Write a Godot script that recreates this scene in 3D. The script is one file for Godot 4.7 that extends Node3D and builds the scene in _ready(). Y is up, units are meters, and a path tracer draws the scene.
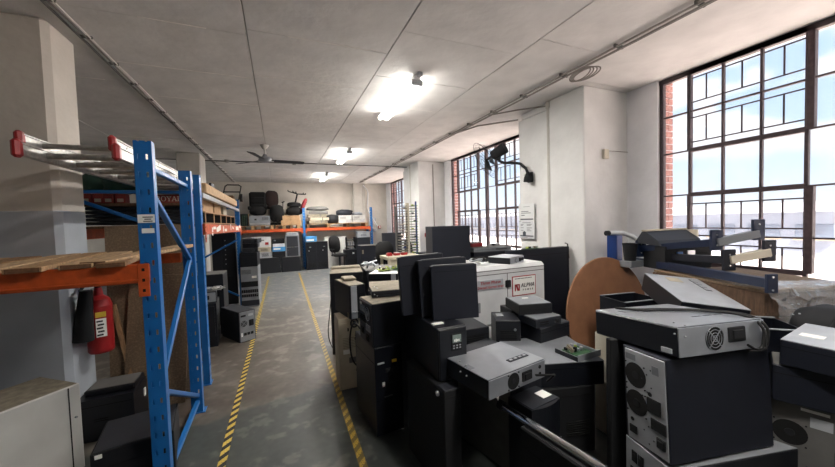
extends Node3D
# A workshop store room: metres, y up, the aisle runs along -z, windows at x = +4.

var M := {}
var used := {}
var rng := RandomNumberGenerator.new()

# ------------------------------------------------------------------ geometry
class Geo:
	var st := SurfaceTool.new()
	var xf := Transform3D()
	func _init():
		st.begin(Mesh.PRIMITIVE_TRIANGLES)
	func v(p: Vector3, n: Vector3, uv := Vector2.ZERO):
		st.set_normal((xf.basis * n).normalized())
		st.set_uv(uv)
		st.add_vertex(xf * p)
	func tri(a: Vector3, b: Vector3, c: Vector3, n: Vector3):
		if (b - a).cross(c - a).dot(n) > 0.0:
			v(a, n); v(c, n); v(b, n)
		else:
			v(a, n); v(b, n); v(c, n)
	func quad(a: Vector3, b: Vector3, c: Vector3, d: Vector3, n: Vector3):
		tri(a, b, c, n)
		tri(a, c, d, n)
	func quad_uv(a: Vector3, b: Vector3, c: Vector3, d: Vector3, n: Vector3, r := Rect2(0, 0, 1, 1)):
		var u = [Vector2(r.position.x, r.end.y), Vector2(r.end.x, r.end.y), Vector2(r.end.x, r.position.y), Vector2(r.position.x, r.position.y)]
		var p = [a, b, c, d]
		var order = [0, 2, 1, 0, 3, 2]
		if (b - a).cross(c - a).dot(n) < 0.0:
			order = [0, 1, 2, 0, 2, 3]
		for i in order:
			v(p[i], n, u[i])
	func tri_s(a: Vector3, b: Vector3, c: Vector3, na: Vector3, nb: Vector3, nc: Vector3):
		if (b - a).cross(c - a).dot(na + nb + nc) > 0.0:
			v(a, na); v(c, nc); v(b, nb)
		else:
			v(a, na); v(b, nb); v(c, nc)
	func box(c: Vector3, s: Vector3, bev := 0.0, bas := Basis()):
		var keep = xf
		xf = xf * Transform3D(bas, c)
		var h = s * 0.5
		var b = minf(bev, minf(h.x, minf(h.y, h.z)) * 0.9)
		for ax in 3:
			var a1 = (ax + 1) % 3
			var a2 = (ax + 2) % 3
			for sg in [-1.0, 1.0]:
				var n = Vector3.ZERO
				n[ax] = sg
				var p = []
				for k in [[-1, -1], [1, -1], [1, 1], [-1, 1]]:
					var q = Vector3.ZERO
					q[ax] = sg * h[ax]
					q[a1] = k[0] * (h[a1] - b)
					q[a2] = k[1] * (h[a2] - b)
					p.append(q)
				quad(p[0], p[1], p[2], p[3], n)
		if b > 0.0:
			for ax in 3:
				var a1 = (ax + 1) % 3
				var a2 = (ax + 2) % 3
				for s1 in [-1.0, 1.0]:
					for s2 in [-1.0, 1.0]:
						var n = Vector3.ZERO
						n[a1] = s1
						n[a2] = s2
						var q = []
						for e in [[-1, 0], [1, 0], [1, 1], [-1, 1]]:
							var t = Vector3.ZERO
							t[ax] = e[0] * (h[ax] - b)
							t[a1] = s1 * (h[a1] - (b if e[1] == 0 else 0.0))
							t[a2] = s2 * (h[a2] - (0.0 if e[1] == 0 else b))
							q.append(t)
						quad(q[0], q[1], q[2], q[3], n.normalized())
			for sx in [-1.0, 1.0]:
				for sy in [-1.0, 1.0]:
					for sz in [-1.0, 1.0]:
						var k = Vector3(sx, sy, sz)
						tri(k * Vector3(h.x, h.y - b, h.z - b), k * Vector3(h.x - b, h.y, h.z - b), k * Vector3(h.x - b, h.y - b, h.z), k.normalized())
		xf = keep
	func cyl(p0: Vector3, p1: Vector3, r0: float, r1 := -1.0, seg := 14, caps := true):
		if r1 < 0.0:
			r1 = r0
		var d = (p1 - p0).normalized()
		var u = d.cross(Vector3.UP if absf(d.y) < 0.9 else Vector3.RIGHT).normalized()
		var w = d.cross(u)
		for i in seg:
			var a = TAU * i / seg
			var b = TAU * (i + 1) / seg
			var na = u * cos(a) + w * sin(a)
			var nb = u * cos(b) + w * sin(b)
			tri_s(p0 + na * r0, p0 + nb * r0, p1 + nb * r1, na, nb, nb)
			tri_s(p0 + na * r0, p1 + nb * r1, p1 + na * r1, na, nb, na)
			if caps:
				tri(p0, p0 + na * r0, p0 + nb * r0, -d)
				tri(p1, p1 + na * r1, p1 + nb * r1, d)
	func tube(pts: Array, r: float, seg := 8):
		var rings = []
		var u = Vector3.ZERO
		for i in pts.size():
			var d = (pts[mini(i + 1, pts.size() - 1)] - pts[maxi(i - 1, 0)]).normalized()
			if i == 0:
				u = d.cross(Vector3.UP if absf(d.y) < 0.9 else Vector3.RIGHT).normalized()
			else:
				u = (u - d * u.dot(d)).normalized()
			rings.append([pts[i], u, d.cross(u)])
		for i in pts.size() - 1:
			for k in seg:
				var a = TAU * k / seg
				var b = TAU * (k + 1) / seg
				var na = rings[i][1] * cos(a) + rings[i][2] * sin(a)
				var nb = rings[i][1] * cos(b) + rings[i][2] * sin(b)
				var ma = rings[i + 1][1] * cos(a) + rings[i + 1][2] * sin(a)
				var mb = rings[i + 1][1] * cos(b) + rings[i + 1][2] * sin(b)
				var p = rings[i][0]
				var q = rings[i + 1][0]
				tri_s(p + na * r, p + nb * r, q + mb * r, na, nb, mb)
				tri_s(p + na * r, q + mb * r, q + ma * r, na, mb, ma)
	func ring(c: Vector3, ax: Vector3, r: float, thick: float, seg := 24, ts := 6):
		var d = ax.normalized()
		var u = d.cross(Vector3.UP if absf(d.y) < 0.9 else Vector3.RIGHT).normalized()
		var w = d.cross(u)
		var pts = []
		for i in seg + 1:
			pts.append(c + (u * cos(TAU * i / seg) + w * sin(TAU * i / seg)) * r)
		tube(pts, thick, ts)
	func lathe(c: Vector3, prof: Array, seg := 20):
		for j in prof.size() - 1:
			var a = prof[j]
			var b = prof[j + 1]
			var t = (b - a).normalized()
			for i in seg:
				var p = TAU * i / seg
				var q = TAU * (i + 1) / seg
				var e = Vector3(cos(p), 0, sin(p))
				var f = Vector3(cos(q), 0, sin(q))
				var ne = e * t.y - Vector3.UP * t.x
				var nf = f * t.y - Vector3.UP * t.x
				var y0 = c + Vector3.UP * a.y
				var y1 = c + Vector3.UP * b.y
				tri_s(y0 + e * a.x, y0 + f * a.x, y1 + f * b.x, ne, nf, nf)
				tri_s(y0 + e * a.x, y1 + f * b.x, y1 + e * b.x, ne, nf, ne)
	func prism(poly: PackedVector2Array, z0: float, z1: float):
		var idx = Geometry2D.triangulate_polygon(poly)
		for i in range(0, idx.size(), 3):
			var a = poly[idx[i]]
			var b = poly[idx[i + 1]]
			var c = poly[idx[i + 2]]
			tri(Vector3(a.x, a.y, z0), Vector3(b.x, b.y, z0), Vector3(c.x, c.y, z0), Vector3(0, 0, -1))
			tri(Vector3(a.x, a.y, z1), Vector3(b.x, b.y, z1), Vector3(c.x, c.y, z1), Vector3(0, 0, 1))
		var cw = -1.0 if Geometry2D.is_polygon_clockwise(poly) else 1.0
		for i in poly.size():
			var a = poly[i]
			var b = poly[(i + 1) % poly.size()]
			var e = b - a
			var n = Vector3(e.y, -e.x, 0).normalized() * cw
			quad(Vector3(a.x, a.y, z0), Vector3(b.x, b.y, z0), Vector3(b.x, b.y, z1), Vector3(a.x, a.y, z1), n)
	func beam(p0: Vector3, p1: Vector3, w: float, h: float, bev := 0.0, up := Vector3.UP):
		var d = (p1 - p0).normalized()
		var x = up.cross(d)
		if x.length() < 0.01:
			x = Vector3.RIGHT.cross(d)
		x = x.normalized()
		box((p0 + p1) * 0.5, Vector3(w, h, p0.distance_to(p1)), bev, Basis(x, d.cross(x), d))
	func blob(c: Vector3, s: Vector3, rough: float, seed_: int, rings_ := 10, seg := 16, flat := 0.0):
		# a lumpy closed shape: cloth heaps, bags
		var nz = FastNoiseLite.new()
		nz.seed = seed_
		nz.frequency = 1.1
		var pt = func(i: int, k: int) -> Vector3:
			var th = PI * i / rings_
			var ph = TAU * (k % seg) / seg
			var e = Vector3(sin(th) * cos(ph), cos(th), sin(th) * sin(ph))
			var g = Vector3(signf(e.x) * pow(absf(e.x), 0.6), signf(e.y) * pow(absf(e.y), 0.7), signf(e.z) * pow(absf(e.z), 0.6))
			var r = 1.0 + rough * nz.get_noise_3dv(e * 1.6)
			var o = g * r * s * 0.5
			if o.y < -s.y * 0.5 * (1.0 - flat):
				o.y = -s.y * 0.5 * (1.0 - flat)
			return c + o
		for i in rings_:
			for k in seg:
				var a = pt.call(i, k)
				var b = pt.call(i, k + 1)
				var d = pt.call(i + 1, k + 1)
				var e = pt.call(i + 1, k)
				var na = (a - c) / s
				var nb = (b - c) / s
				var nd = (d - c) / s
				var ne = (e - c) / s
				if i > 0:
					tri_s(a, b, d, na, nb, nd)
				if i < rings_ - 1:
					tri_s(a, d, e, na, nd, ne)
	func mesh() -> ArrayMesh:
		return st.commit()

# ------------------------------------------------------------------ naming
func numbered(parent: Node, called: String) -> String:
	var key = str(parent.get_instance_id()) + "/" + called
	var n: int = used.get(key, 0)
	used[key] = n + 1
	return called if n == 0 else "%s_%03d" % [called, n]

func tag(o: Node, label: String, category: String, group := "") -> Node:
	o.set_meta("label", label)
	o.set_meta("category", category)
	if group != "":
		o.set_meta("group", group)
	return o

func thing(called: String, label: String, category: String, at := Vector3.ZERO, rot := Vector3.ZERO, group := "") -> Node3D:
	var o := Node3D.new()
	o.name = numbered(self, called)
	add_child(o, true)
	o.position = at
	o.rotation_degrees = rot
	tag(o, label, category, group)
	return o

func part(called: String, g, mat: Material, parent: Node = self, at := Vector3.ZERO) -> MeshInstance3D:
	var o := MeshInstance3D.new()
	o.name = numbered(parent, called)
	o.mesh = g.mesh() if g is Geo else g
	o.material_override = mat
	o.position = at
	o.cast_shadow = GeometryInstance3D.SHADOW_CASTING_SETTING_ON
	parent.add_child(o, true)
	return o

func struct(called: String, g: Geo, mat: Material, parent: Node = self) -> MeshInstance3D:
	var o := part(called, g, mat, parent)
	if parent == self:
		o.set_meta("kind", "structure")
	return o

func gbox(c: Vector3, s: Vector3, bev := 0.0) -> Geo:
	var g := Geo.new()
	g.box(c, s, bev)
	return g

func lettering(text: String, size: float, mat: Material, parent: Node, xf: Transform3D, called := "lettering", bold := true, slant := 0.0, font_name := "Droid Sans") -> MeshInstance3D:
	var t := TextMesh.new()
	var f := SystemFont.new()
	f.font_names = PackedStringArray([font_name])
	f.font_weight = 700 if bold else 400
	t.font = f
	t.text = text
	t.font_size = 32
	t.pixel_size = size / 32.0
	t.depth = 0.0015
	var o := MeshInstance3D.new()
	o.name = numbered(parent, called)
	o.mesh = t
	o.material_override = mat
	parent.add_child(o, true)
	o.transform = xf
	return o

# ------------------------------------------------------------------ materials
var tex := {}
func noise_tex(key: String, freq: float, lo: float, hi: float, type := FastNoiseLite.TYPE_SIMPLEX_SMOOTH, octaves := 4, size := 256, normal := false) -> NoiseTexture2D:
	if tex.has(key):
		return tex[key]
	var n := FastNoiseLite.new()
	n.noise_type = type
	n.frequency = freq
	n.fractal_octaves = octaves
	n.seed = key.hash() % 1000
	var t := NoiseTexture2D.new()
	t.width = size
	t.height = size
	t.seamless = true
	t.noise = n
	if normal:
		t.as_normal_map = true
		t.bump_strength = hi
	else:
		var r := Gradient.new()
		r.set_color(0, Color(lo, lo, lo))
		r.set_color(1, Color(hi, hi, hi))
		t.color_ramp = r
	tex[key] = t
	return t

func mat(key: String, c: Color, rough := 0.6, metal := 0.0, grime := "soft", scale := 1.0) -> StandardMaterial3D:
	var m := StandardMaterial3D.new()
	m.albedo_color = c
	m.roughness = rough
	m.metallic = metal
	if grime != "":
		m.albedo_texture = tex[grime]
		m.uv1_triplanar = true
		m.uv1_scale = Vector3.ONE * scale
	M[key] = m
	return m

func rgb(r: int, g: int, b: int) -> Color:
	return Color8(r, g, b)

func make_materials():
	noise_tex("soft", 0.012, 0.9, 1.0)
	noise_tex("worn", 0.02, 0.78, 1.0, FastNoiseLite.TYPE_SIMPLEX_SMOOTH, 5, 512)
	noise_tex("speck", 0.08, 0.7, 1.0, FastNoiseLite.TYPE_VALUE, 3)
	noise_tex("plaster", 0.008, 0.92, 1.0, FastNoiseLite.TYPE_SIMPLEX_SMOOTH, 6, 512)
	noise_tex("chip", 0.14, 0.72, 1.0, FastNoiseLite.TYPE_CELLULAR, 2)
	noise_tex("bump", 0.03, 0.0, 2.0, FastNoiseLite.TYPE_SIMPLEX_SMOOTH, 5, 512, true)
	var wood := Image.create(128, 512, false, Image.FORMAT_RGB8)
	var wn := FastNoiseLite.new()
	wn.frequency = 0.05
	for y in 512:
		for x in 128:
			var g = 0.8 + 0.2 * wn.get_noise_2d(x * 6.0, y * 0.25) + 0.06 * wn.get_noise_2d(x * 18.0, y * 0.6)
			wood.set_pixel(x, y, Color(g, g * 0.98, g * 0.95))
	tex["wood"] = ImageTexture.create_from_image(wood)

	mat("wall", rgb(216, 210, 201), 0.9, 0, "plaster", 0.35)
	mat("wall_white", rgb(238, 239, 243), 0.85, 0, "plaster", 0.4)
	mat("wall_dull", rgb(200, 197, 190), 0.9, 0, "plaster", 0.5)
	mat("pier_paint", rgb(230, 230, 229), 0.85, 0, "plaster", 0.45)
	mat("dado", rgb(188, 196, 206), 0.6, 0, "plaster", 0.6)
	mat("navy_steel", rgb(17, 33, 62), 0.45, 0.1, "soft", 1.5)
	mat("crate_ply", rgb(124, 98, 80), 0.85, 0, "wood", 1.2)
	mat("ceiling", rgb(230, 228, 226), 0.92, 0, "plaster", 0.6)
	mat("joint", rgb(160, 155, 150), 0.95, 0, "soft")
	mat("ridge", rgb(246, 242, 238), 0.95, 0, "soft")
	for k in ["wall", "pier_paint", "wall_white", "wall_dull", "ceiling"]:
		M[k].normal_enabled = true
		M[k].normal_texture = tex["bump"]
		M[k].normal_scale = 0.35
	mat("brick", rgb(190, 132, 120), 0.9, 0, "speck", 3.0)
	mat("mortar", rgb(190, 178, 168), 0.95, 0, "speck", 2.0)
	mat("window_frame", rgb(78, 62, 66), 0.55, 0.1, "worn", 2.0)
	var gl := StandardMaterial3D.new()
	gl.albedo_color = Color(0.96, 0.97, 1.0, 0.09)
	gl.transparency = BaseMaterial3D.TRANSPARENCY_ALPHA
	gl.roughness = 0.05
	gl.metallic_specular = 0.15
	M["glass"] = gl
	mat("black", rgb(17, 20, 28), 0.42, 0.0, "soft", 1.5)
	mat("black_metal", rgb(19, 22, 31), 0.38, 0.25, "soft", 1.5)
	mat("black_matte", rgb(13, 15, 20), 0.8, 0, "soft", 1.5)
	mat("navy_black", rgb(17, 22, 36), 0.6, 0.1, "soft", 1.2)
	mat("charcoal", rgb(40, 43, 51), 0.55, 0.1, "soft", 1.2)
	mat("rubber", rgb(20, 20, 21), 0.7, 0, "")
	mat("hole", rgb(8, 8, 9), 0.9, 0, "")
	mat("dust", rgb(150, 141, 124), 0.85, 0, "worn", 1.6)
	mat("dust_grey", rgb(108, 107, 105), 0.7, 0.1, "soft", 2.0)
	mat("grey", rgb(140, 144, 150), 0.5, 0.2, "soft", 1.5)
	mat("grey_light", rgb(186, 190, 196), 0.45, 0.25, "soft", 1.5)
	mat("zinc", rgb(172, 177, 184), 0.36, 0.6, "soft", 1.5)
	mat("silver", rgb(200, 202, 206), 0.3, 0.8, "soft", 2.0)
	mat("chrome", rgb(225, 228, 232), 0.12, 1.0, "")
	mat("aluminium", rgb(196, 194, 190), 0.38, 0.75, "worn", 3.0)
	mat("white", rgb(226, 228, 230), 0.5, 0, "soft", 1.0)
	mat("white_worn", rgb(206, 206, 202), 0.55, 0, "soft", 0.8)
	mat("beige", rgb(196, 186, 164), 0.6, 0, "soft", 1.5)
	mat("cream", rgb(222, 214, 196), 0.6, 0, "soft", 1.5)
	mat("blue", rgb(24, 108, 182), 0.38, 0.0, "soft", 1.5)
	mat("blue_dark", rgb(24, 58, 122), 0.45, 0.1, "soft", 1.5)
	mat("blue_box", rgb(70, 150, 214), 0.6, 0, "soft", 2.0)
	mat("orange", rgb(214, 92, 40), 0.45, 0, "worn", 1.2)
	mat("red", rgb(160, 30, 34), 0.4, 0, "soft", 2.0)
	mat("red_dull", rgb(140, 50, 44), 0.7, 0, "soft", 2.0)
	mat("maroon", rgb(120, 34, 40), 0.85, 0, "soft", 2.0)
	mat("wood", rgb(206, 168, 126), 0.75, 0, "wood", 1.4)
	mat("wood_pale", rgb(224, 190, 150), 0.75, 0, "wood", 1.1)
	mat("wood_brown", rgb(186, 146, 106), 0.8, 0, "wood", 1.7)
	mat("wood_dark", rgb(128, 92, 64), 0.8, 0, "wood", 1.4)
	mat("chipboard", rgb(152, 128, 102), 0.85, 0, "chip", 2.0)
	mat("cardboard", rgb(182, 146, 108), 0.85, 0, "soft", 2.0)
	mat("disc", rgb(150, 105, 75), 0.7, 0, "soft", 2.2)
	mat("bag", rgb(24, 26, 31), 0.75, 0, "soft", 3.0)
	mat("fabric_black", rgb(15, 15, 17), 0.95, 0, "speck", 6.0)
	mat("fabric_brown", rgb(62, 46, 44), 0.95, 0, "speck", 6.0)
	mat("green_bag", rgb(40, 76, 62), 0.5, 0, "soft", 3.0)
	mat("pcb", rgb(58, 104, 66), 0.5, 0.1, "speck", 5.0)
	mat("pcb_lime", rgb(178, 196, 84), 0.5, 0.0, "speck", 5.0)
	mat("paper", rgb(238, 238, 234), 0.8, 0, "")
	mat("ink", rgb(40, 40, 44), 0.8, 0, "")
	mat("ink_red", rgb(160, 40, 44), 0.7, 0, "")
	mat("yellow", rgb(228, 190, 60), 0.6, 0, "soft", 2.0)
	mat("display", rgb(120, 134, 130), 0.25, 0, "")
	mat("outside_wall", rgb(128, 138, 154), 0.85, 0, "soft", 0.05)
	mat("outside_roof", rgb(128, 132, 142), 0.8, 0, "soft", 0.05)
	mat("outside_tan", rgb(158, 146, 130), 0.9, 0, "soft", 0.1)
	mat("outside_glass", rgb(92, 104, 122), 0.3, 0.2, "")
	mat("yard", rgb(214, 203, 203), 0.95, 0, "plaster", 0.02)
	var film := StandardMaterial3D.new()
	film.albedo_color = Color(0.9, 0.93, 0.96, 0.2)
	film.transparency = BaseMaterial3D.TRANSPARENCY_ALPHA
	film.roughness = 0.2
	M["film"] = film
	var tube := StandardMaterial3D.new()
	tube.albedo_color = Color(1, 1, 1)
	tube.emission_enabled = true
	tube.emission = Color(1.0, 0.98, 0.94)
	tube.emission_energy_multiplier = 8.0
	M["tube"] = tube

# ------------------------------------------------------------------ faces of a box, for what is fitted on them
func face(which: String, w: float, h: float, d: float) -> Transform3D:
	match which:
		"left":
			return Transform3D(Basis(Vector3(0, 0, 1), Vector3(0, 1, 0), Vector3(-1, 0, 0)), Vector3(-w / 2, h / 2, 0))
		"right":
			return Transform3D(Basis(Vector3(0, 0, -1), Vector3(0, 1, 0), Vector3(1, 0, 0)), Vector3(w / 2, h / 2, 0))
		"top":
			return Transform3D(Basis(Vector3(1, 0, 0), Vector3(0, 0, -1), Vector3(0, 1, 0)), Vector3(0, h, 0))
		"back":
			return Transform3D(Basis(Vector3(-1, 0, 0), Vector3(0, 1, 0), Vector3(0, 0, -1)), Vector3(0, h / 2, -d / 2))
	return Transform3D(Basis(), Vector3(0, h / 2, d / 2))

func fit(parent: Node, f: Transform3D, kind: String, x: float, y: float, sx := 0.05, sy := 0.05, m := ""):
	var g := Geo.new()
	g.xf = f * Transform3D(Basis(), Vector3(x, y, 0))
	match kind:
		"plate":
			g.box(Vector3(0, 0, 0.002), Vector3(sx, sy, 0.006), 0.0015)
			return part("rear_panel", g, M[m if m != "" else "grey_light"], parent)
		"cover":
			g.box(Vector3(0, 0, 0.0015), Vector3(sx, sy, 0.004), 0.001)
			return part("top_cover", g, M[m if m != "" else "dust"], parent)
		"fascia":
			g.box(Vector3(0, 0, 0.006), Vector3(sx, sy, 0.016), 0.004)
			return part("front_fascia", g, M[m if m != "" else "black"], parent)
		"fan":
			g.cyl(Vector3(0, 0, -0.002), Vector3(0, 0, 0.007), sx, sx, 24)
			var o = part("fan_opening", g, M["hole"], parent)
			var k := Geo.new()
			k.xf = g.xf
			for r in [1.0, 0.74, 0.48, 0.24]:
				k.ring(Vector3(0, 0, 0.009), Vector3(0, 0, 1), sx * r, 0.0016, 22, 5)
			k.box(Vector3(0, 0, 0.009), Vector3(sx * 2.1, 0.003, 0.003), 0, Basis(Vector3(0, 0, 1), 0.8))
			k.box(Vector3(0, 0, 0.009), Vector3(sx * 2.1, 0.003, 0.003), 0, Basis(Vector3(0, 0, 1), -0.8))
			part("fan_guard", k, M[m if m != "" else "zinc"], parent)
			return o
		"bare_fan":
			g.cyl(Vector3(0, 0, -0.002), Vector3(0, 0, 0.0065), sx, sx, 24)
			var o = part("fan_opening", g, M["hole"], parent)
			var k := Geo.new()
			k.xf = g.xf
			var sc := Geo.new()
			sc.xf = g.xf
			for a in 4:
				var e = Vector3(cos(PI / 4 + a * PI / 2), sin(PI / 4 + a * PI / 2), 0)
				sc.cyl(e * sx * 1.25, e * sx * 1.25 + Vector3(0, 0, 0.009), 0.004, 0.004, 8)
			part("screws", sc, M["black_matte"], parent).set_meta("kind", "stuff")
			k.cyl(Vector3.ZERO, Vector3(0, 0, 0.008), sx * 0.32, sx * 0.3, 14)
			part("fan_hub", k, M["black_matte"], parent)
			return o
		"socket":
			g.box(Vector3(0, 0, 0.004), Vector3(sx, sy, 0.016), 0.003)
			g.box(Vector3(0, 0, 0.013), Vector3(sx * 0.6, sy * 0.6, 0.01), 0.002)
			return part("power_socket", g, M[m if m != "" else "black_matte"], parent)
		"outlets":
			var n = maxi(2, int(sx / 0.035))
			for i in n:
				var cx = -sx / 2 + sx * (i + 0.5) / n
				g.box(Vector3(cx, 0, 0.003), Vector3(sx / n * 0.82, sy, 0.012), 0.002)
				g.box(Vector3(cx, 0, 0.01), Vector3(sx / n * 0.4, sy * 0.55, 0.006), 0.001)
			return part("outlet_strip", g, M[m if m != "" else "black_matte"], parent)
		"label":
			g.box(Vector3(0, 0, 0.003), Vector3(sx, sy, 0.0064))
			var o = part("label_sticker", g, M[m if m != "" else "paper"], parent)
			return o
		"slots":
			var n = maxi(2, int(sy / 0.014))
			for i in n:
				g.box(Vector3(0, -sy / 2 + sy * (i + 0.5) / n, 0.003), Vector3(sx, 0.005, 0.007), 0.001)
			return part("vent_slots", g, M[m if m != "" else "hole"], parent)
		"display":
			g.box(Vector3(0, 0, 0.003), Vector3(sx, sy, 0.01), 0.003)
			var o = part("display_bezel", g, M["black_matte"], parent)
			var k := Geo.new()
			k.xf = g.xf
			k.box(Vector3(0, sy * 0.12, 0.009), Vector3(sx * 0.7, sy * 0.5, 0.003), 0.001)
			part("display", k, M["display"], o)
			return o
		"button":
			g.cyl(Vector3.ZERO, Vector3(0, 0, 0.007), sx, sx * 0.9, 14)
			return part("button", g, M[m if m != "" else "grey"], parent)
		"block":
			g.box(Vector3(0, 0, 0.004), Vector3(sx, sy, 0.012), 0.002)
			return part("connector_block", g, M[m if m != "" else "black_matte"], parent)
		"seam":
			g.box(Vector3(0, 0, 0), Vector3(sx, sy, 0.003))
			return part("seam", g, M["hole"], parent)
		"screws":
			for i in [-1, 1]:
				for j in [-1, 1]:
					g.cyl(Vector3(i * sx / 2, j * sy / 2, 0), Vector3(i * sx / 2, j * sy / 2, 0.0065), 0.0035, 0.003, 8)
			var so = part("screws", g, M["silver"], parent)
			so.set_meta("kind", "stuff")
			return so
		"handle":
			g.tube([Vector3(-sx / 2, 0, 0), Vector3(-sx / 2, 0, 0.03), Vector3(-sx / 2 + 0.01, 0, 0.036), Vector3(sx / 2 - 0.01, 0, 0.036), Vector3(sx / 2, 0, 0.03), Vector3(sx / 2, 0, 0)], 0.006)
			return part("handle", g, M[m if m != "" else "black_matte"], parent)
	return null

# an electronics case: body with chamfered edges; FITS = [[face, kind, x, y, sx, sy, material], ...]
func unit(called: String, label: String, category: String, at: Vector3, rot: Vector3, s: Vector3, body: String, fits: Array, group := "", bev := 0.004) -> Node3D:
	var t := thing(called, label, category, at, rot, group)
	part("casing", gbox(Vector3(0, s.y / 2, 0), s, bev), M[body], t)
	for a in fits:
		fit(t, face(a[0], s.x, s.y, s.z), a[1], a[2], a[3], a[4] if a.size() > 4 else 0.05, a[5] if a.size() > 5 else 0.05, a[6] if a.size() > 6 else "")
	return t

func feet(t: Node, s: Vector3, r := 0.018, h := 0.02):
	for i in [-1, 1]:
		for j in [-1, 1]:
			var g := Geo.new()
			g.cyl(Vector3(i * (s.x / 2 - r * 1.5), 0, j * (s.z / 2 - r * 1.5)), Vector3(i * (s.x / 2 - r * 1.5), h, j * (s.z / 2 - r * 1.5)), r, r, 10)
			part("foot", g, M["rubber"], t)

# ------------------------------------------------------------------ camera, sky, light
func make_camera_and_light():
	var cam := Camera3D.new()
	cam.name = "camera"
	cam.position = Vector3(0, 1.5, 0)
	cam.rotation = Vector3(-0.038327, -0.39655, -0.029818)
	cam.fov = 70.508
	cam.near = 0.05
	cam.far = 400.0
	add_child(cam)
	cam.current = true

	# a computed sky: blue with broken white cloud, hazy towards the horizon
	var w := 768
	var h := 384
	var img := Image.create(w, h, false, Image.FORMAT_RGBF)
	var nz := FastNoiseLite.new()
	nz.seed = 21
	nz.frequency = 3.0
	nz.fractal_octaves = 5
	for j in h:
		var el := (0.5 - (j + 0.5) / h) * PI
		for i in w:
			var az := (i + 0.5) / w * TAU
			var d := Vector3(sin(az) * cos(el), sin(el), -cos(az) * cos(el))
			var up := maxf(d.y, 0.0)
			var c := Color(0.60, 0.74, 0.88).lerp(Color(0.28, 0.50, 0.84), pow(up, 0.6))
			var q := Vector3(d.x, d.y * 2.4, d.z)
			var m := smoothstep(-0.10, 0.08, nz.get_noise_3dv(q * 1.3) + 0.02)
			m *= smoothstep(0.05, 0.2, up)
			c = c.lerp(Color(0.95, 0.95, 0.95), m * 0.92)
			c = c.lerp(Color(0.86, 0.88, 0.9), pow(1.0 - up, 14.0) * 0.7)
			if d.y < 0.0:
				c = Color(0.55, 0.54, 0.53)
			img.set_pixel(i, j, c)
	var pano := PanoramaSkyMaterial.new()
	pano.panorama = ImageTexture.create_from_image(img)
	pano.energy_multiplier = 1.0
	var sky := Sky.new()
	sky.sky_material = pano
	var env := Environment.new()
	env.background_mode = Environment.BG_SKY
	env.sky = sky
	env.background_energy_multiplier = SKY
	env.tonemap_mode = Environment.TONE_MAPPER_LINEAR
	env.tonemap_exposure = EXPOSURE
	env.sdfgi_enabled = true
	env.ssao_enabled = true
	env.ssil_enabled = true
	var we := WorldEnvironment.new()
	we.name = "world_environment"
	we.environment = env
	add_child(we)

	var sun := DirectionalLight3D.new()
	sun.name = "sun"
	sun.rotation_degrees = Vector3(-52, -12, 0)   # high, along the windows: it falls on the yard and not into the room
	sun.light_energy = SUN
	sun.light_color = Color(1.0, 0.96, 0.9)
	sun.light_angular_distance = 0.5
	sun.shadow_enabled = true
	add_child(sun)

const SKY := 0.8
const SUN := 7.5
const EXPOSURE := 1.9
const LAMP := 4.0
const LAMP_ROUND := 0.07

# ------------------------------------------------------------------ room shell
const CEIL := 2.97
func make_floor():
	var x0 := -4.7
	var x1 := 4.2
	var z0 := -12.7
	var z1 := 6.3
	var w := 640
	var h := 1366
	var img := Image.create(w, h, false, Image.FORMAT_RGB8)
	var n1 := FastNoiseLite.new()
	n1.seed = 4
	n1.frequency = 0.9
	n1.fractal_octaves = 5
	var n2 := FastNoiseLite.new()
	n2.seed = 9
	n2.frequency = 3.5
	n2.fractal_octaves = 4
	var n3 := FastNoiseLite.new()
	n3.seed = 17
	n3.frequency = 14.0
	n3.fractal_octaves = 2
	for j in h:
		var z := z0 + (z1 - z0) * (j + 0.5) / h
		for i in w:
			var x := x0 + (x1 - x0) * (i + 0.5) / w
			var a := n1.get_noise_2d(x, z)
			var b := n2.get_noise_2d(x, z)
			var f := n3.get_noise_2d(x, z)
			# painted concrete near the door, bare and browned in the middle, greyer at the far end
			var edge := z + 3.05 + 0.18 * x + 0.06 * b
			var paint := smoothstep(-0.03, 0.03, edge)
			var bare := Color(0.44, 0.41, 0.375).lerp(Color(0.46, 0.475, 0.49), smoothstep(-4.5, -8.0, z))
			bare = bare.lerp(Color(0.33, 0.29, 0.26), smoothstep(0.0, 0.5, a + 0.5 * b) * 0.5 * smoothstep(-9.0, -4.0, z))
			bare = bare.lerp(Color(0.60, 0.58, 0.54), smoothstep(0.12, 0.4, b - 0.4 * a) * 0.6)
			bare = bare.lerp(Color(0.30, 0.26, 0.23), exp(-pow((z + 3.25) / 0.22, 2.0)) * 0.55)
			var painted := Color(0.29, 0.31, 0.30).lerp(Color(0.25, 0.27, 0.265), smoothstep(0.0, 0.4, a))
			var scuff := smoothstep(0.16, 0.34, b + 0.25 * f - 0.5 * absf(x - 0.05) + 0.05)
			painted = painted.lerp(Color(0.52, 0.50, 0.47), scuff * 0.4)
			var c := bare.lerp(painted, paint) * 0.86
			c = c * (1.0 + 0.10 * f + 0.06 * b)
			img.set_pixel(i, j, Color(clampf(c.r, 0, 1), clampf(c.g, 0, 1), clampf(c.b, 0, 1)))
	var m := StandardMaterial3D.new()
	m.albedo_texture = ImageTexture.create_from_image(img)
	m.roughness = 0.5
	m.normal_enabled = true
	m.normal_texture = tex["bump"]
	m.normal_scale = 0.12
	M["floor"] = m
	var g := Geo.new()
	g.quad_uv(Vector3(x0, 0, z1), Vector3(x1, 0, z1), Vector3(x1, 0, z0), Vector3(x0, 0, z0), Vector3.UP)
	g.box(Vector3((x0 + x1) / 2, -0.11, (z0 + z1) / 2), Vector3(x1 - x0, 0.2, z1 - z0))
	struct("floor", g, m)

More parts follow.
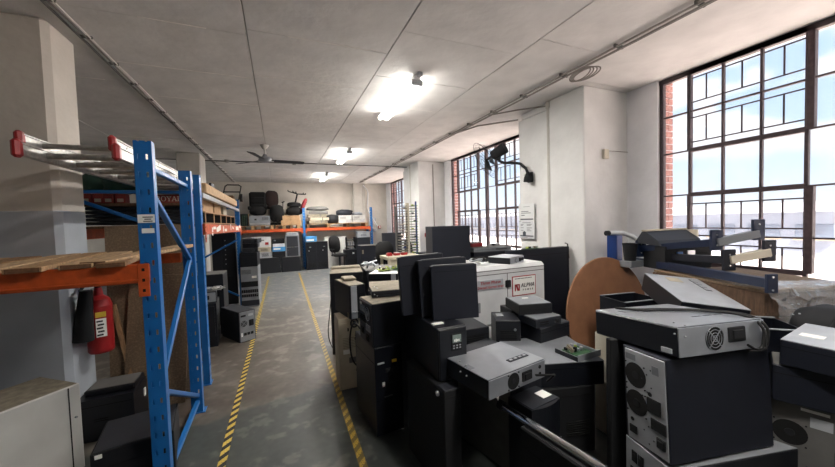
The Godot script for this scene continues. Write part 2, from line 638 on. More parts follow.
func make_ceiling():
	var t := Node3D.new()
	t.name = "ceiling"
	t.set_meta("kind", "structure")
	add_child(t)
	part("slab", gbox(Vector3(-0.25, 3.12, -3.2), Vector3(8.9, 0.24, 19.0)), M["joint"], t)
	var xs = [-4.7, -3.5, -2.39, -1.28, -0.165, 0.945, 2.055, 2.82, 4.2]
	var off = [0.1, 0.5, 0.3, 0.78, 0.05, 0.42, 0.7, 0.2]
	for c in xs.size() - 1:
		var step = 0.82 if c < 6 else 1.64
		var z = -12.7 + off[c] - step
		while z < 6.3:
			var za = maxf(z, -12.7)
			var zb = minf(z + step, 6.3)
			if zb - za > 0.05:
				var g := Geo.new()
				var dy = rng.randf_range(0.0, 0.003)
				g.box(Vector3((xs[c] + xs[c + 1]) / 2, CEIL + 0.016 + dy, (za + zb) / 2), Vector3(xs[c + 1] - xs[c] - 0.007, 0.032, zb - za - 0.004), 0.003)
				part("ceiling_panel", g, M["ceiling"], t)
			z += step
	var r := Geo.new()
	for c in range(2, 6):
		var z = -12.7 + off[c]
		while z < 1.5:
			if rng.randf() < 0.72:
				var k = rng.randf_range(0.35, 0.95)
				r.box(Vector3(xs[c] + (xs[c + 1] - xs[c]) * (0.5 + rng.randf_range(-0.5, 0.5) * (1.0 - k)), CEIL + 0.001, z), Vector3((xs[c + 1] - xs[c]) * k, 0.006, 0.009), 0.002)
			z += 0.82
	part("joint_ridges", r, M["ridge"], t)

func make_window(called: String, z0: float):
	var t := Node3D.new()
	t.name = called
	t.set_meta("kind", "structure")
	add_child(t)
	var x := 4.0
	var W := 2.9
	var cols = [0.0, 0.29, 0.565, 0.845, 1.12, 1.45, 1.78, 2.055, 2.335, 2.61, 2.9]
	var rows = [0.83, 1.262, 1.69, 2.15, 2.55, 2.97]
	var bar = func(za: float, ya: float, zb: float, yb: float, wd: float, dp: float, called_: String):
		var g := Geo.new()
		if za == zb:
			g.box(Vector3(x, (ya + yb) / 2, z0 + za), Vector3(dp, absf(yb - ya), wd), 0.003)
		else:
			g.box(Vector3(x, ya, z0 + (za + zb) / 2), Vector3(dp, wd, absf(zb - za)), 0.003)
		part(called_, g, M["window_frame"], t)
	bar.call(0.02, 0.83, 0.02, 2.97, 0.04, 0.05, "frame_post")
	bar.call(W - 0.02, 0.83, W - 0.02, 2.97, 0.04, 0.05, "frame_post")
	bar.call(0.0, 2.945, W, 2.945, 0.05, 0.06, "frame_head")
	bar.call(0.0, 0.85, W, 0.85, 0.04, 0.06, "frame_sill")
	bar.call(1.45, 0.85, 1.45, 2.95, 0.06, 0.06, "mullion")
	for e in [0.29, 1.12, 1.78, 2.61]:
		bar.call(e, 0.85, e, 2.95, 0.024, 0.04, "glazing_bar")
	for y in [2.15, 1.69, 1.262]:
		bar.call(0.0, y, W, y, 0.014, 0.034, "glazing_bar")
	bar.call(0.0, 2.55, W, 2.55, 0.016, 0.034, "glazing_bar")
	for side in [[0.29, 1.12], [1.78, 2.61]]:
		var a: float = side[0]
		var b: float = side[1]
		var th = (b - a) / 3.0
		# opening lights with their thicker frames
		for fr in [[2.15, 2.945], [0.97, 1.69]]:
			for y in fr:
				bar.call(a, y, b, y, 0.042, 0.06, "casement_rail")
			for z in [a, b]:
				var zz = z + (0.022 if z == b else -0.004)
				bar.call(zz, fr[0], zz, fr[1], 0.044 if z == b else 0.028, 0.06, "casement_stile")
		for k in [1, 2]:
			bar.call(a + th * k, 0.85, a + th * k, 2.95, 0.018, 0.04, "glazing_bar")
		for y in [2.885, 2.64, 2.482, 2.232, 1.592, 1.34, 1.175]:
			bar.call(a, y, b, y, 0.012, 0.012, "guard_bar")
		for k in 3:
			var zc = a + th * (k + 0.5)
			for v in [[2.64, 2.885], [2.232, 2.482], [1.34, 1.592], [0.97, 1.175]]:
				bar.call(zc, v[0], zc, v[1], 0.012, 0.012, "guard_bar")
	for i in cols.size() - 1:
		for j in rows.size() - 1:
			var g := Geo.new()
			g.box(Vector3(x + 0.012, (rows[j] + rows[j + 1]) / 2, z0 + (cols[i] + cols[i + 1]) / 2), Vector3(0.004, rows[j + 1] - rows[j], cols[i + 1] - cols[i]))
			var p := part("pane", g, M["glass"], t)
			p.cast_shadow = GeometryInstance3D.SHADOW_CASTING_SETTING_ON
	# the brick reveal outside the frame, on the far side
	var bk := Geo.new()
	var course := 0
	var y := 0.83
	while y < 2.95:
		var cut = 0.075 if course % 2 == 0 else 0.145
		var xx = 4.035
		while xx < 4.2:
			var e = minf(xx + cut, 4.2)
			bk.box(Vector3((xx + e) / 2, y + 0.033, z0 - 0.012), Vector3(e - xx - 0.008, 0.064, 0.05), 0.003)
			xx = e
			cut = 0.22
		y += 0.073
		course += 1
	var bo := part("brick_reveal", bk, M["brick"], t)
	bo.set_meta("kind", "stuff")

func make_walls():
	var g := Geo.new()
	var zs = [[-12.7, -12.0], [-9.1, -7.21], [-4.31, -2.39], [0.51, 2.41], [5.31, 6.3]]
	for s in zs:
		g.box(Vector3(4.07, 1.48, (s[0] + s[1]) / 2), Vector3(0.26, 3.02, s[1] - s[0]))
	g.box(Vector3(4.085, 0.405, -3.2), Vector3(0.23, 0.85, 19.0))
	struct("wall_right", g, M["wall_white"])
	struct("wall_back", gbox(Vector3(-0.25, 1.5, -12.6), Vector3(8.9, 3.2, 0.2)), M["wall"])
	struct("wall_left", gbox(Vector3(-4.65, 1.5, -3.2), Vector3(0.2, 3.2, 19.0)), M["wall_dull"])
	struct("wall_front", gbox(Vector3(-0.25, 1.5, 6.35), Vector3(8.9, 3.2, 0.2)), M["wall"])
	# piers along the windows
	for z in [2.06, -2.74, -7.54]:
		var p := Geo.new()
		p.box(Vector3(3.6, 1.485, z - 0.28), Vector3(0.76, 2.97, 0.56), 0.012)
		p.box(Vector3(3.62, 1.44, z - 0.84), Vector3(0.74, 2.88, 0.58), 0.01)
		p.box(Vector3(3.62, 2.93, z - 0.84), Vector3(0.72, 0.08, 0.5), 0.01)
		var o := struct("pier", p, M["pier_paint"])
		var c := Geo.new()
		c.tube([Vector3(3.225, 0.4, z - 0.53), Vector3(3.225, 2.88, z - 0.53)], 0.022, 10)
		c.box(Vector3(3.225, 2.92, z - 0.53), Vector3(0.05, 0.09, 0.06), 0.008)
		part("conduit", c, M["wall_dull"], o)
		if z < -7:
			var d := Geo.new()
			d.tube([Vector3(3.62, 1.2, z + 0.015), Vector3(3.62, 2.9, z + 0.015)], 0.014, 8)
			part("conduit", d, M["joint"], o)
	# piers on the left of the aisle
	var l := Geo.new()
	l.box(Vector3(-1.91, 1.49, -3.285), Vector3(1.0, 2.98, 0.36), 0.035)
	var po := struct("pier", l, M["wall"])
	var dado := Geo.new()
	dado.box(Vector3(-1.91, 0.84, -3.285), Vector3(1.004, 1.68, 0.364), 0.036)
	part("painted_dado", dado, M["dado"], po)
	l = Geo.new()
	l.box(Vector3(-1.575, 1.485, -7.95), Vector3(0.4, 2.97, 0.5), 0.02)
	struct("pier", l, M["wall_dull"])
	# the chase in the far corner
	var k := Geo.new()
	k.box(Vector3(2.84, 1.49, -12.43), Vector3(0.46, 2.98, 0.16), 0.006)
	k.box(Vector3(2.66, 1.49, -12.34), Vector3(0.03, 2.98, 0.03), 0.004)
	k.box(Vector3(2.98, 1.49, -12.34), Vector3(0.02, 2.98, 0.02), 0.004)
	struct("trim_1", k, M["wall_dull"])

func make_outside():
	struct("ground", gbox(Vector3(104, -4.1, -20), Vector3(200, 0.2, 240)), M["yard"])
	# long low sheds beyond the yard: walls, roofs and window bands
	var sheds = [
		[Vector3(62, -4, -30), 30.0, 5.2, 12.0, "long pale grey shed with a band of windows beyond the yard", 0.0],
		[Vector3(84, -4, -6), 34.0, 5.6, 14.0, "tan walled shed with a shallow grey roof beyond the yard, nearest the right edge", 8.0],
		[Vector3(66, -4, -82), 46.0, 6.0, 14.0, "far grey shed seen through the middle window", -6.0]]
	for s in sheds:
		var t := thing("shed", s[4], "building", s[0], Vector3(0, s[5], 0))
		var L: float = s[1]
		var H: float = s[2]
		var D: float = s[3]
		part("wall", gbox(Vector3(0, H / 2, 0), Vector3(D, H, L), 0.05), M["outside_tan" if L == 34.0 else "outside_wall"], t)
		var r := Geo.new()
		r.xf = Transform3D(Basis(Vector3.UP, PI), Vector3(0, H, 0))
		r.prism(PackedVector2Array([Vector2(-D / 2 - 0.5, 0), Vector2(D / 2 + 0.5, 0), Vector2(0, 1.3)]), -L / 2 - 0.4, L / 2 + 0.4)
		part("roof", r, M["outside_roof"], t)
		var n = int(L / 4.2)
		for i in n:
			var z = -L / 2 + L * (i + 0.5) / n
			var w := part("window", gbox(Vector3(-D / 2 - 0.03, H * 0.56, z), Vector3(0.12, 1.7, L / n * 0.7), 0.03), M["outside_glass"], t)
			part("window_bar", gbox(Vector3(-D / 2 - 0.1, H * 0.56, z), Vector3(0.06, 1.7, 0.1)), M["outside_wall"], w)
			part("sill", gbox(Vector3(-D / 2 - 0.1, H * 0.56 - 0.92, z), Vector3(0.25, 0.12, L / n * 0.76)), M["outside_tan"], w)

# ------------------------------------------------------------------ lamps, fans, cables, tape
func make_lamp(z: float, label: String, k_ := 1.0):
	var t := thing("ceiling_light", label, "ceiling light", Vector3(1.35, 2.97, z), Vector3.ZERO, "fluorescent lights along the ceiling")
	var g := Geo.new()
	g.box(Vector3(0, -0.028, 0), Vector3(0.075, 0.05, 1.2), 0.008)
	part("batten", g, M["white"], t)
	for e in [-1, 1]:
		var h := Geo.new()
		h.box(Vector3(0, -0.075, e * 0.592), Vector3(0.12, 0.06, 0.026), 0.006)
		h.box(Vector3(0, -0.02, e * 0.66), Vector3(0.05, 0.04, 0.05), 0.006)
		part("lamp_holder", h, M["grey_light"], t)
	for s in [-1, 1]:
		var k := Geo.new()
		k.cyl(Vector3(s * 0.045, -0.085, -0.575), Vector3(s * 0.045, -0.085, 0.575), 0.026, 0.026, 14)
		part("fluorescent_tube", k, M["tube"], t)
	var a := AreaLight3D.new()
	a.name = "lamp_light"
	a.area_size = Vector2(0.12, 1.15)
	a.light_energy = LAMP * k_
	a.light_color = Color(1.0, 0.98, 0.95)
	a.shadow_enabled = true
	a.rotation_degrees = Vector3(-90, 0, 0)
	a.position = Vector3(0, -0.11, 0)
	a.area_range = 20.0
	t.add_child(a)
	for k in [-0.36, 0.36]:
		var o := OmniLight3D.new()
		o.name = "tube_light"
		o.light_energy = LAMP_ROUND * k_
		o.light_color = Color(1.0, 0.98, 0.95)
		o.light_size = 0.06
		o.omni_range = 20.0
		o.omni_attenuation = 2.0
		o.shadow_enabled = true
		o.position = Vector3(0, -0.2, k)
		t.add_child(o, true)

func make_ceiling_fan():
	var t := thing("ceiling_fan", "grey three-bladed ceiling fan hanging over the aisle", "fan", Vector3(-0.18, 2.97, -6.7))
	var g := Geo.new()
	g.lathe(Vector3.ZERO, [Vector2(0.0, -0.08), Vector2(0.035, -0.075), Vector2(0.07, -0.02), Vector2(0.075, 0.0)])
	part("ceiling_rose", g, M["white_worn"], t)
	g = Geo.new()
	g.cyl(Vector3(0, -0.02, 0), Vector3(0, -0.2, 0), 0.014)
	part("down_rod", g, M["white_worn"], t)
	g = Geo.new()
	g.lathe(Vector3(0, -0.27, 0), [Vector2(0, 0.1), Vector2(0.03, 0.1), Vector2(0.045, 0.06), Vector2(0.1, 0.045), Vector2(0.115, 0.01), Vector2(0.1, -0.03), Vector2(0.05, -0.045), Vector2(0, -0.05)])
	part("motor", g, M["grey"], t)
	for i in 3:
		var a = deg_to_rad(14.0 + 120.0 * i)
		var b := Geo.new()
		b.xf = Transform3D(Basis(Vector3.UP, a) * Basis(Vector3(1, 0, 0), 0.22), Vector3(0, -0.275, 0))
		b.prism(PackedVector2Array([Vector2(0.16, -0.05), Vector2(0.62, -0.075), Vector2(0.7, -0.06), Vector2(0.71, 0.05), Vector2(0.66, 0.065), Vector2(0.16, 0.05)]), -0.003, 0.003)
		b = Geo.new()
		b.xf = Transform3D(Basis(Vector3.UP, a) * Basis(Vector3(1, 0, 0), -PI / 2 - 0.2), Vector3(0, -0.275, 0))
		b.prism(PackedVector2Array([Vector2(0.16, -0.05), Vector2(0.62, -0.075), Vector2(0.7, -0.06), Vector2(0.71, 0.05), Vector2(0.66, 0.065), Vector2(0.16, 0.05)]), -0.003, 0.003)
		b.box(Vector3(0.13, 0, 0.005), Vector3(0.12, 0.05, 0.008), 0.002)
		part("blade", b, M["charcoal"], t)

func make_wall_fan():
	var t := thing("wall_fan", "black wall fan on a curved arm, fixed to the pier beside the middle window", "fan", Vector3(3.22, 2.05, -3.6))
	var g := Geo.new()
	g.box(Vector3(-0.012, 0.0, 0), Vector3(0.024, 0.14, 0.1), 0.006)
	g.lathe(Vector3(-0.05, -0.06, 0), [Vector2(0, 0), Vector2(0.06, 0.0), Vector2(0.05, 0.06), Vector2(0.02, 0.13), Vector2(0, 0.135)])
	part("wall_bracket", g, M["black_matte"], t)
	g = Geo.new()
	g.tube([Vector3(-0.05, 0.05, 0), Vector3(-0.06, 0.12, -0.02), Vector3(-0.09, 0.2, -0.1), Vector3(-0.12, 0.235, -0.22), Vector3(-0.16, 0.25, -0.36), Vector3(-0.2, 0.3, -0.44)], 0.02, 10)
	part("arm", g, M["black_matte"], t)
	var c := Vector3(-0.2, 0.43, -0.42)
	var ax := Vector3(-0.45, -0.42, -0.78).normalized()
	g = Geo.new()
	g.cyl(c - ax * 0.1, c + ax * 0.12, 0.085, 0.07, 16)
	g.cyl(c + Vector3(0, -0.13, -0.02), c, 0.03, 0.035, 10)
	part("motor", g, M["black_matte"], t)
	var f := c + ax * 0.24
	g = Geo.new()
	g.cyl(c + ax * 0.12, f, 0.02)
	for k in 3:
		var u = ax.cross(Vector3.UP).normalized().rotated(ax, TAU * k / 3.0)
		var w = ax.cross(u)
		var p := f - ax * 0.04
		g.quad(p + u * 0.03, p + u * 0.22 - w * 0.06, p + u * 0.24 + w * 0.06 + ax * 0.03, p + u * 0.04 + w * 0.04 + ax * 0.02, ax)
	part("fan_blades", g, M["charcoal"], t)
	g = Geo.new()
	for r in [0.3, 0.2, 0.12, 0.05]:
		g.ring(f + ax * (0.05 if r < 0.25 else 0.0), ax, r, 0.0035, 30, 5)
	var uu := ax.cross(Vector3.UP).normalized()
	for k in 18:
		var e = uu.rotated(ax, TAU * k / 18.0)
		g.tube([f + ax * 0.05 + e * 0.04, f + ax * 0.045 + e * 0.2, f + e * 0.28, f - ax * 0.06 + e * 0.24, c + ax * 0.1 + e * 0.07], 0.002, 4)
	part("cage", g, M["black_matte"], t)

func make_services():
	make_lamp(-3.71, "nearest and brightest of the twin-tube lights on the ceiling")
	make_lamp(-7.17, "twin-tube light in the middle of the lit row, beyond the nearest one", 1.5)
	make_lamp(-10.5, "farthest twin-tube light, close to the back wall", 1.6)
	make_lamp(-0.25, "twin-tube light overhead, next before the brightest one", 0.85)
	make_ceiling_fan()
	make_wall_fan()
	# cable runs under the ceiling
	var t := thing("cable_run", "bundle of pipes and cables along the ceiling above the windows", "cable run")
	for k in 3:
		var g := Geo.new()
		var x = 2.74 + 0.035 * k
		var pts = []
		var z := 3.0
		while z > -12.4:
			pts.append(Vector3(x + rng.randf_range(-0.006, 0.006), 2.945 - 0.012 * (k % 2), z))
			z -= 0.55
		g.tube(pts, 0.009 if k < 2 else 0.007, 6)
		part("conduit" if k < 2 else "cable", g, M["joint"] if k != 2 else M["dust_grey"], t)
	var g := Geo.new()
	for k in 22:
		g.box(Vector3(2.775, 2.955, 1.0 - k * 0.6), Vector3(0.11, 0.03, 0.02), 0.004)
	part("clips", g, M["dust_grey"], t)
	g = Geo.new()
	for k in 4:
		var ph = 0.4 * k
		var pts = []
		for i in 21:
			var a = TAU * i / 20.0
			pts.append(Vector3(2.8 + 0.03 * k - 0.05, 2.87 + 0.05 * sin(a) + 0.006 * k, -2.38 + (0.12 + 0.012 * k) * cos(a + ph * 0.2)))
		g.tube(pts, 0.006, 6)
	part("cable_coil", g, M["joint"], t)
	g = Geo.new()
	g.tube([Vector3(2.76, 2.94, -5.0), Vector3(2.9, 2.94, -4.4), Vector3(3.22, 2.9, -3.84)], 0.012, 6)
	g.tube([Vector3(2.76, 2.94, -3.9), Vector3(3.0, 2.94, -3.6), Vector3(3.23, 2.92, -3.3)], 0.01, 6)
	part("branch_conduit", g, M["joint"], t)
	t = thing("cable_run", "thin pipes and cables along the ceiling above the blue racking", "cable run")
	for k in 3:
		var q := Geo.new()
		var pts = []
		var z := 2.0
		while z > -12.4:
			pts.append(Vector3(-1.31 + 0.03 * k + rng.randf_range(-0.006, 0.006), 2.955, z))
			z -= 0.45
		q.tube(pts, [0.009, 0.007, 0.006][k], 6)
		part("conduit", q, [M["dust_grey"], M["joint"], M["ridge"]][k], t)
	g = Geo.new()
	for k in 30:
		g.box(Vector3(-1.28, 2.96, 1.2 - k * 0.45), Vector3(0.08, 0.02, 0.016), 0.004)
	part("clips", g, M["dust_grey"], t)
	t = thing("cable_run", "pipe crossing the ceiling beyond the hanging fan", "cable run")
	g = Geo.new()
	g.tube([Vector3(-4.4, 2.95, -8.45), Vector3(-1.0, 2.945, -8.42), Vector3(1.0, 2.95, -8.36), Vector3(2.78, 2.945, -8.3), Vector3(3.2, 2.93, -8.25)], 0.012, 8)
	part("conduit", g, M["dust_grey"], t)
	for x in [-1.0, 0.4, 2.7]:
		g = Geo.new()
		g.cyl(Vector3(x, 2.97, -8.39), Vector3(x, 2.915, -8.39), 0.045, 0.04, 12)
		part("junction_box", g, M["joint"], t)
	t = thing("drain_pipe", "white plastic pipe running down the far corner beside the racking", "pipe")
	g = Geo.new()
	g.tube([Vector3(2.98, 2.9, -12.3), Vector3(3.12, 2.74, -12.28), Vector3(3.16, 2.6, -12.28), Vector3(3.12, 2.05, -12.28), Vector3(3.13, 1.96, -12.28), Vector3(3.48, 1.34, -12.28)], 0.022, 8)
	part("pipe", g, M["white"], t)
	# hazard tape on the floor
	var strip := Image.create(64, 128, false, Image.FORMAT_RGB8)
	var worn := Image.create(64, 128, false, Image.FORMAT_RGB8)
	var nz := FastNoiseLite.new()
	nz.frequency = 0.06
	for y in 128:
		for x in 64:
			var on := fposmod(x + y, 128.0) < 64.0
			var f := nz.get_noise_2d(x, y)
			var a := Color(0.86, 0.74, 0.30) if on else Color(0.09, 0.09, 0.09)
			strip.set_pixel(x, y, a.lerp(Color(0.42, 0.40, 0.36), clampf(f * 1.3, 0.0, 0.7)))
			var b := Color(0.80, 0.66, 0.25) if on else Color(0.50, 0.42, 0.20)
			worn.set_pixel(x, y, b.lerp(Color(0.34, 0.31, 0.26), clampf(f * 1.8 + 0.1, 0.0, 0.8)))
	for s in [[strip, Vector3(-0.405, 0, -1.2), Vector3(-0.33, 0, -10.6), "yellow and black striped tape on the floor along the blue racking", 0.05], [worn, Vector3(0.41, 0, -1.2), Vector3(0.515, 0, -10.8), "worn yellow floor tape along the stacks of black equipment", 0.048]]:
		var m := StandardMaterial3D.new()
		m.albedo_texture = ImageTexture.create_from_image(s[0])
		m.roughness = 0.55
		var q := Geo.new()
		var p0: Vector3 = s[1]
		var p1: Vector3 = s[2]
		var n := 30
		for i in n:
			var a = p0.lerp(p1, float(i) / n)
			var b = p0.lerp(p1, float(i + 1) / n)
			var hx = Vector3(s[4] / 2, 0, 0)
			var L = a.distance_to(b) / 0.1
			q.quad_uv(a - hx + Vector3(0, 0.0015, 0), a + hx + Vector3(0, 0.0015, 0), b + hx + Vector3(0, 0.0015, 0), b - hx + Vector3(0, 0.0015, 0), Vector3.UP, Rect2(0, -L * (i + 1), 1, L))
		tag(part("floor_tape", q, m), s[3], "floor tape")
	# paper notices and a small box on the pier
	var sheet := Image.create(96, 128, false, Image.FORMAT_RGB8)
	sheet.fill(Color(0.86, 0.87, 0.87))
	for r in [[30, 22, 40, 2], [16, 56, 46, 4], [16, 68, 60, 4], [16, 84, 22, 5], [10, 112, 80, 9]]:
		sheet.fill_rect(Rect2i(r[0], r[1], r[2], r[3]), Color(0.25, 0.26, 0.3))
	var sheet2 := Image.create(96, 128, false, Image.FORMAT_RGB8)
	sheet2.fill(Color(0.84, 0.85, 0.86))
	for r in [[22, 8, 52, 3], [12, 20, 18, 3], [12, 28, 14, 3], [50, 20, 30, 3], [50, 28, 24, 3], [12, 46, 18, 3], [50, 46, 32, 3], [50, 56, 20, 3], [12, 66, 16, 3], [50, 68, 28, 3], [24, 78, 20, 26], [30, 72, 8, 8], [6, 104, 84, 9], [14, 118, 40, 3]]:
		sheet2.fill_rect(Rect2i(r[0], r[1], r[2], r[3]), Color(0.22, 0.24, 0.28))
	for s in [[sheet, 1.575, "upper white printed notice stuck on the pier below the wall fan"], [sheet2, 1.325, "lower white notice with a dark bar and emblem, on the pier below the wall fan"]]:
		var m := StandardMaterial3D.new()
		m.albedo_texture = ImageTexture.create_from_image(s[0])
		m.roughness = 0.7
		var q := Geo.new()
		var y: float = s[1]
		q.quad_uv(Vector3(3.212, y - 0.12, -3.85), Vector3(3.212, y - 0.12, -3.54), Vector3(3.212, y + 0.12, -3.54), Vector3(3.212, y + 0.12, -3.85), Vector3(-1, 0, 0))
		q.box(Vector3(3.2165, y, -3.695), Vector3(0.006, 0.24, 0.31))
		tag(part("notice", q, m), s[2], "notice")
	t = thing("thermostat", "small cream box with a cord on the white pier", "switch box", Vector3(3.54, 2.21, -2.735))
	part("casing", gbox(Vector3(0, 0, 0.018), Vector3(0.075, 0.11, 0.036), 0.006), M["cream"], t)
	g = Geo.new()
	g.tube([Vector3(0.03, 0.04, 0.01), Vector3(0.2, 0.045, 0.006), Vector3(0.42, 0.045, 0.006)], 0.004, 6)
	part("cord", g, M["joint"], t)

# ------------------------------------------------------------------ blue pallet racking and what it holds
func post_geo(h: float, turn: float, at: Vector3) -> Geo:
	var g := Geo.new()
	g.xf = Transform3D(Basis(Vector3.UP, turn) * Basis.from_scale(Vector3(0.87, 1, 0.9)), at)
	# a folded channel with two columns of punched slots in its face
	var zf = 0.035
	for s in [[-0.0355, 0.019], [0.0, 0.028], [0.0355, 0.019]]:
		g.box(Vector3(s[0], h / 2, zf), Vector3(s[1], h, 0.003))
	for cx in [-0.02, 0.02]:
		var y := 0.0
		var k := 0
		while y < h:
			var y1 = minf(y + 0.066, h)
			g.box(Vector3(cx, (y + y1) / 2, zf), Vector3(0.0125, y1 - y, 0.003))
			y += 0.095
			k += 1
	for s in [-1, 1]:
		g.box(Vector3(s * 0.0445, h / 2, 0.0075), Vector3(0.003, h, 0.058), 0.001)
		g.box(Vector3(s * 0.036, h / 2, -0.02), Vector3(0.018, h, 0.003))
	g.box(Vector3(0, 0.003, 0), Vector3(0.13, 0.006, 0.1), 0.001)
	return g

func brace(parent: Node, a: Vector3, b: Vector3, called := "brace"):
	var g := Geo.new()
	g.beam(a, b, 0.032, 0.03, 0.004)
	part(called, g, M["blue"], parent)

func beam_with_plates(parent: Node, a: Vector3, b: Vector3, ht: float, face_dir: Vector3, m: String, called := "beam"):
	var g := Geo.new()
	g.beam(a, b, 0.045, ht, 0.005)
	g.beam(a + Vector3(0, -ht * 0.34, 0) + face_dir * 0.004, b + Vector3(0, -ht * 0.34, 0) + face_dir * 0.004, 0.045, 0.012, 0.003)
	var o := part(called, g, M[m], parent)
	for e in [a, b]:
		var p := Geo.new()
		var along = (b - a).normalized()
		var c = e + face_dir * 0.024 + along * (0.02 if e == a else -0.02) + Vector3(0, -0.035, 0)
		var sz = Vector3(0.004, ht + 0.075, 0.004)
		sz += along.abs() * 0.046
		p.box(c, sz, 0.0015)
		part("beam_connector", p, M[m], o)
		var q := Geo.new()
		for k in 3:
			q.box(c + Vector3(0, (k - 1) * 0.055, 0) + face_dir * 0.002, Vector3(0.003, 0.016, 0.003) + along.abs() * 0.01, 0.001)
		part("connector_slots", q, M["hole"], o)

func office_chair(label: String, at: Vector3, rot: Vector3, m: String, group := "", base := true, s := 1.0) -> Node3D:
	var t := thing("office_chair", label, "office chair", at, rot, group)
	var g := Geo.new()
	g.blob(Vector3(0, 0.47, 0) * s, Vector3(0.47, 0.1, 0.46) * s, 0.04, 3)
	part("seat", g, M[m], t)
	g = Geo.new()
	g.xf = Transform3D(Basis(Vector3(1, 0, 0), -0.12), Vector3(0, 0.5, -0.2) * s)
	g.blob(Vector3(0, 0.32, -0.03) * s, Vector3(0.43, 0.56, 0.1) * s, 0.03, 5)
	part("backrest", g, M[m], t)
	g = Geo.new()
	g.tube([Vector3(0, 0.44, 0) * s, Vector3(0, 0.43, -0.24) * s, Vector3(0, 0.6, -0.29) * s], 0.022 * s, 8)
	part("back_bracket", g, M["black_matte"], t)
	g = Geo.new()
	g.cyl(Vector3(0, 0.1, 0) * s, Vector3(0, 0.44, 0) * s, 0.028 * s)
	if base:
		part("column", g, M["charcoal"], t)
		for k in 5:
			var a = TAU * k / 5.0 + 0.3
			var e = Vector3(cos(a), 0, sin(a))
			g = Geo.new()
			g.beam(Vector3(0, 0.11, 0) * s, (e * 0.29 + Vector3(0, 0.075, 0)) * s, 0.04 * s, 0.03 * s, 0.006)
			var leg := part("base_leg", g, M["black_matte"], t)
			g = Geo.new()
			g.cyl((e * 0.29 + Vector3(-0.018, 0.03, 0)) * s, (e * 0.29 + Vector3(0.018, 0.03, 0)) * s, 0.03 * s)
			part("castor", g, M["rubber"], leg)
	for sd in [-1, 1]:
		g = Geo.new()
		g.tube([Vector3(sd * 0.2, 0.45, 0.02) * s, Vector3(sd * 0.28, 0.47, 0.02) * s, Vector3(sd * 0.29, 0.66, 0.0) * s], 0.014 * s, 6)
		g.box(Vector3(sd * 0.29, 0.67, 0.02) * s, Vector3(0.05, 0.03, 0.24) * s, 0.01)
		part("armrest", g, M["black_matte"], t)
	return t

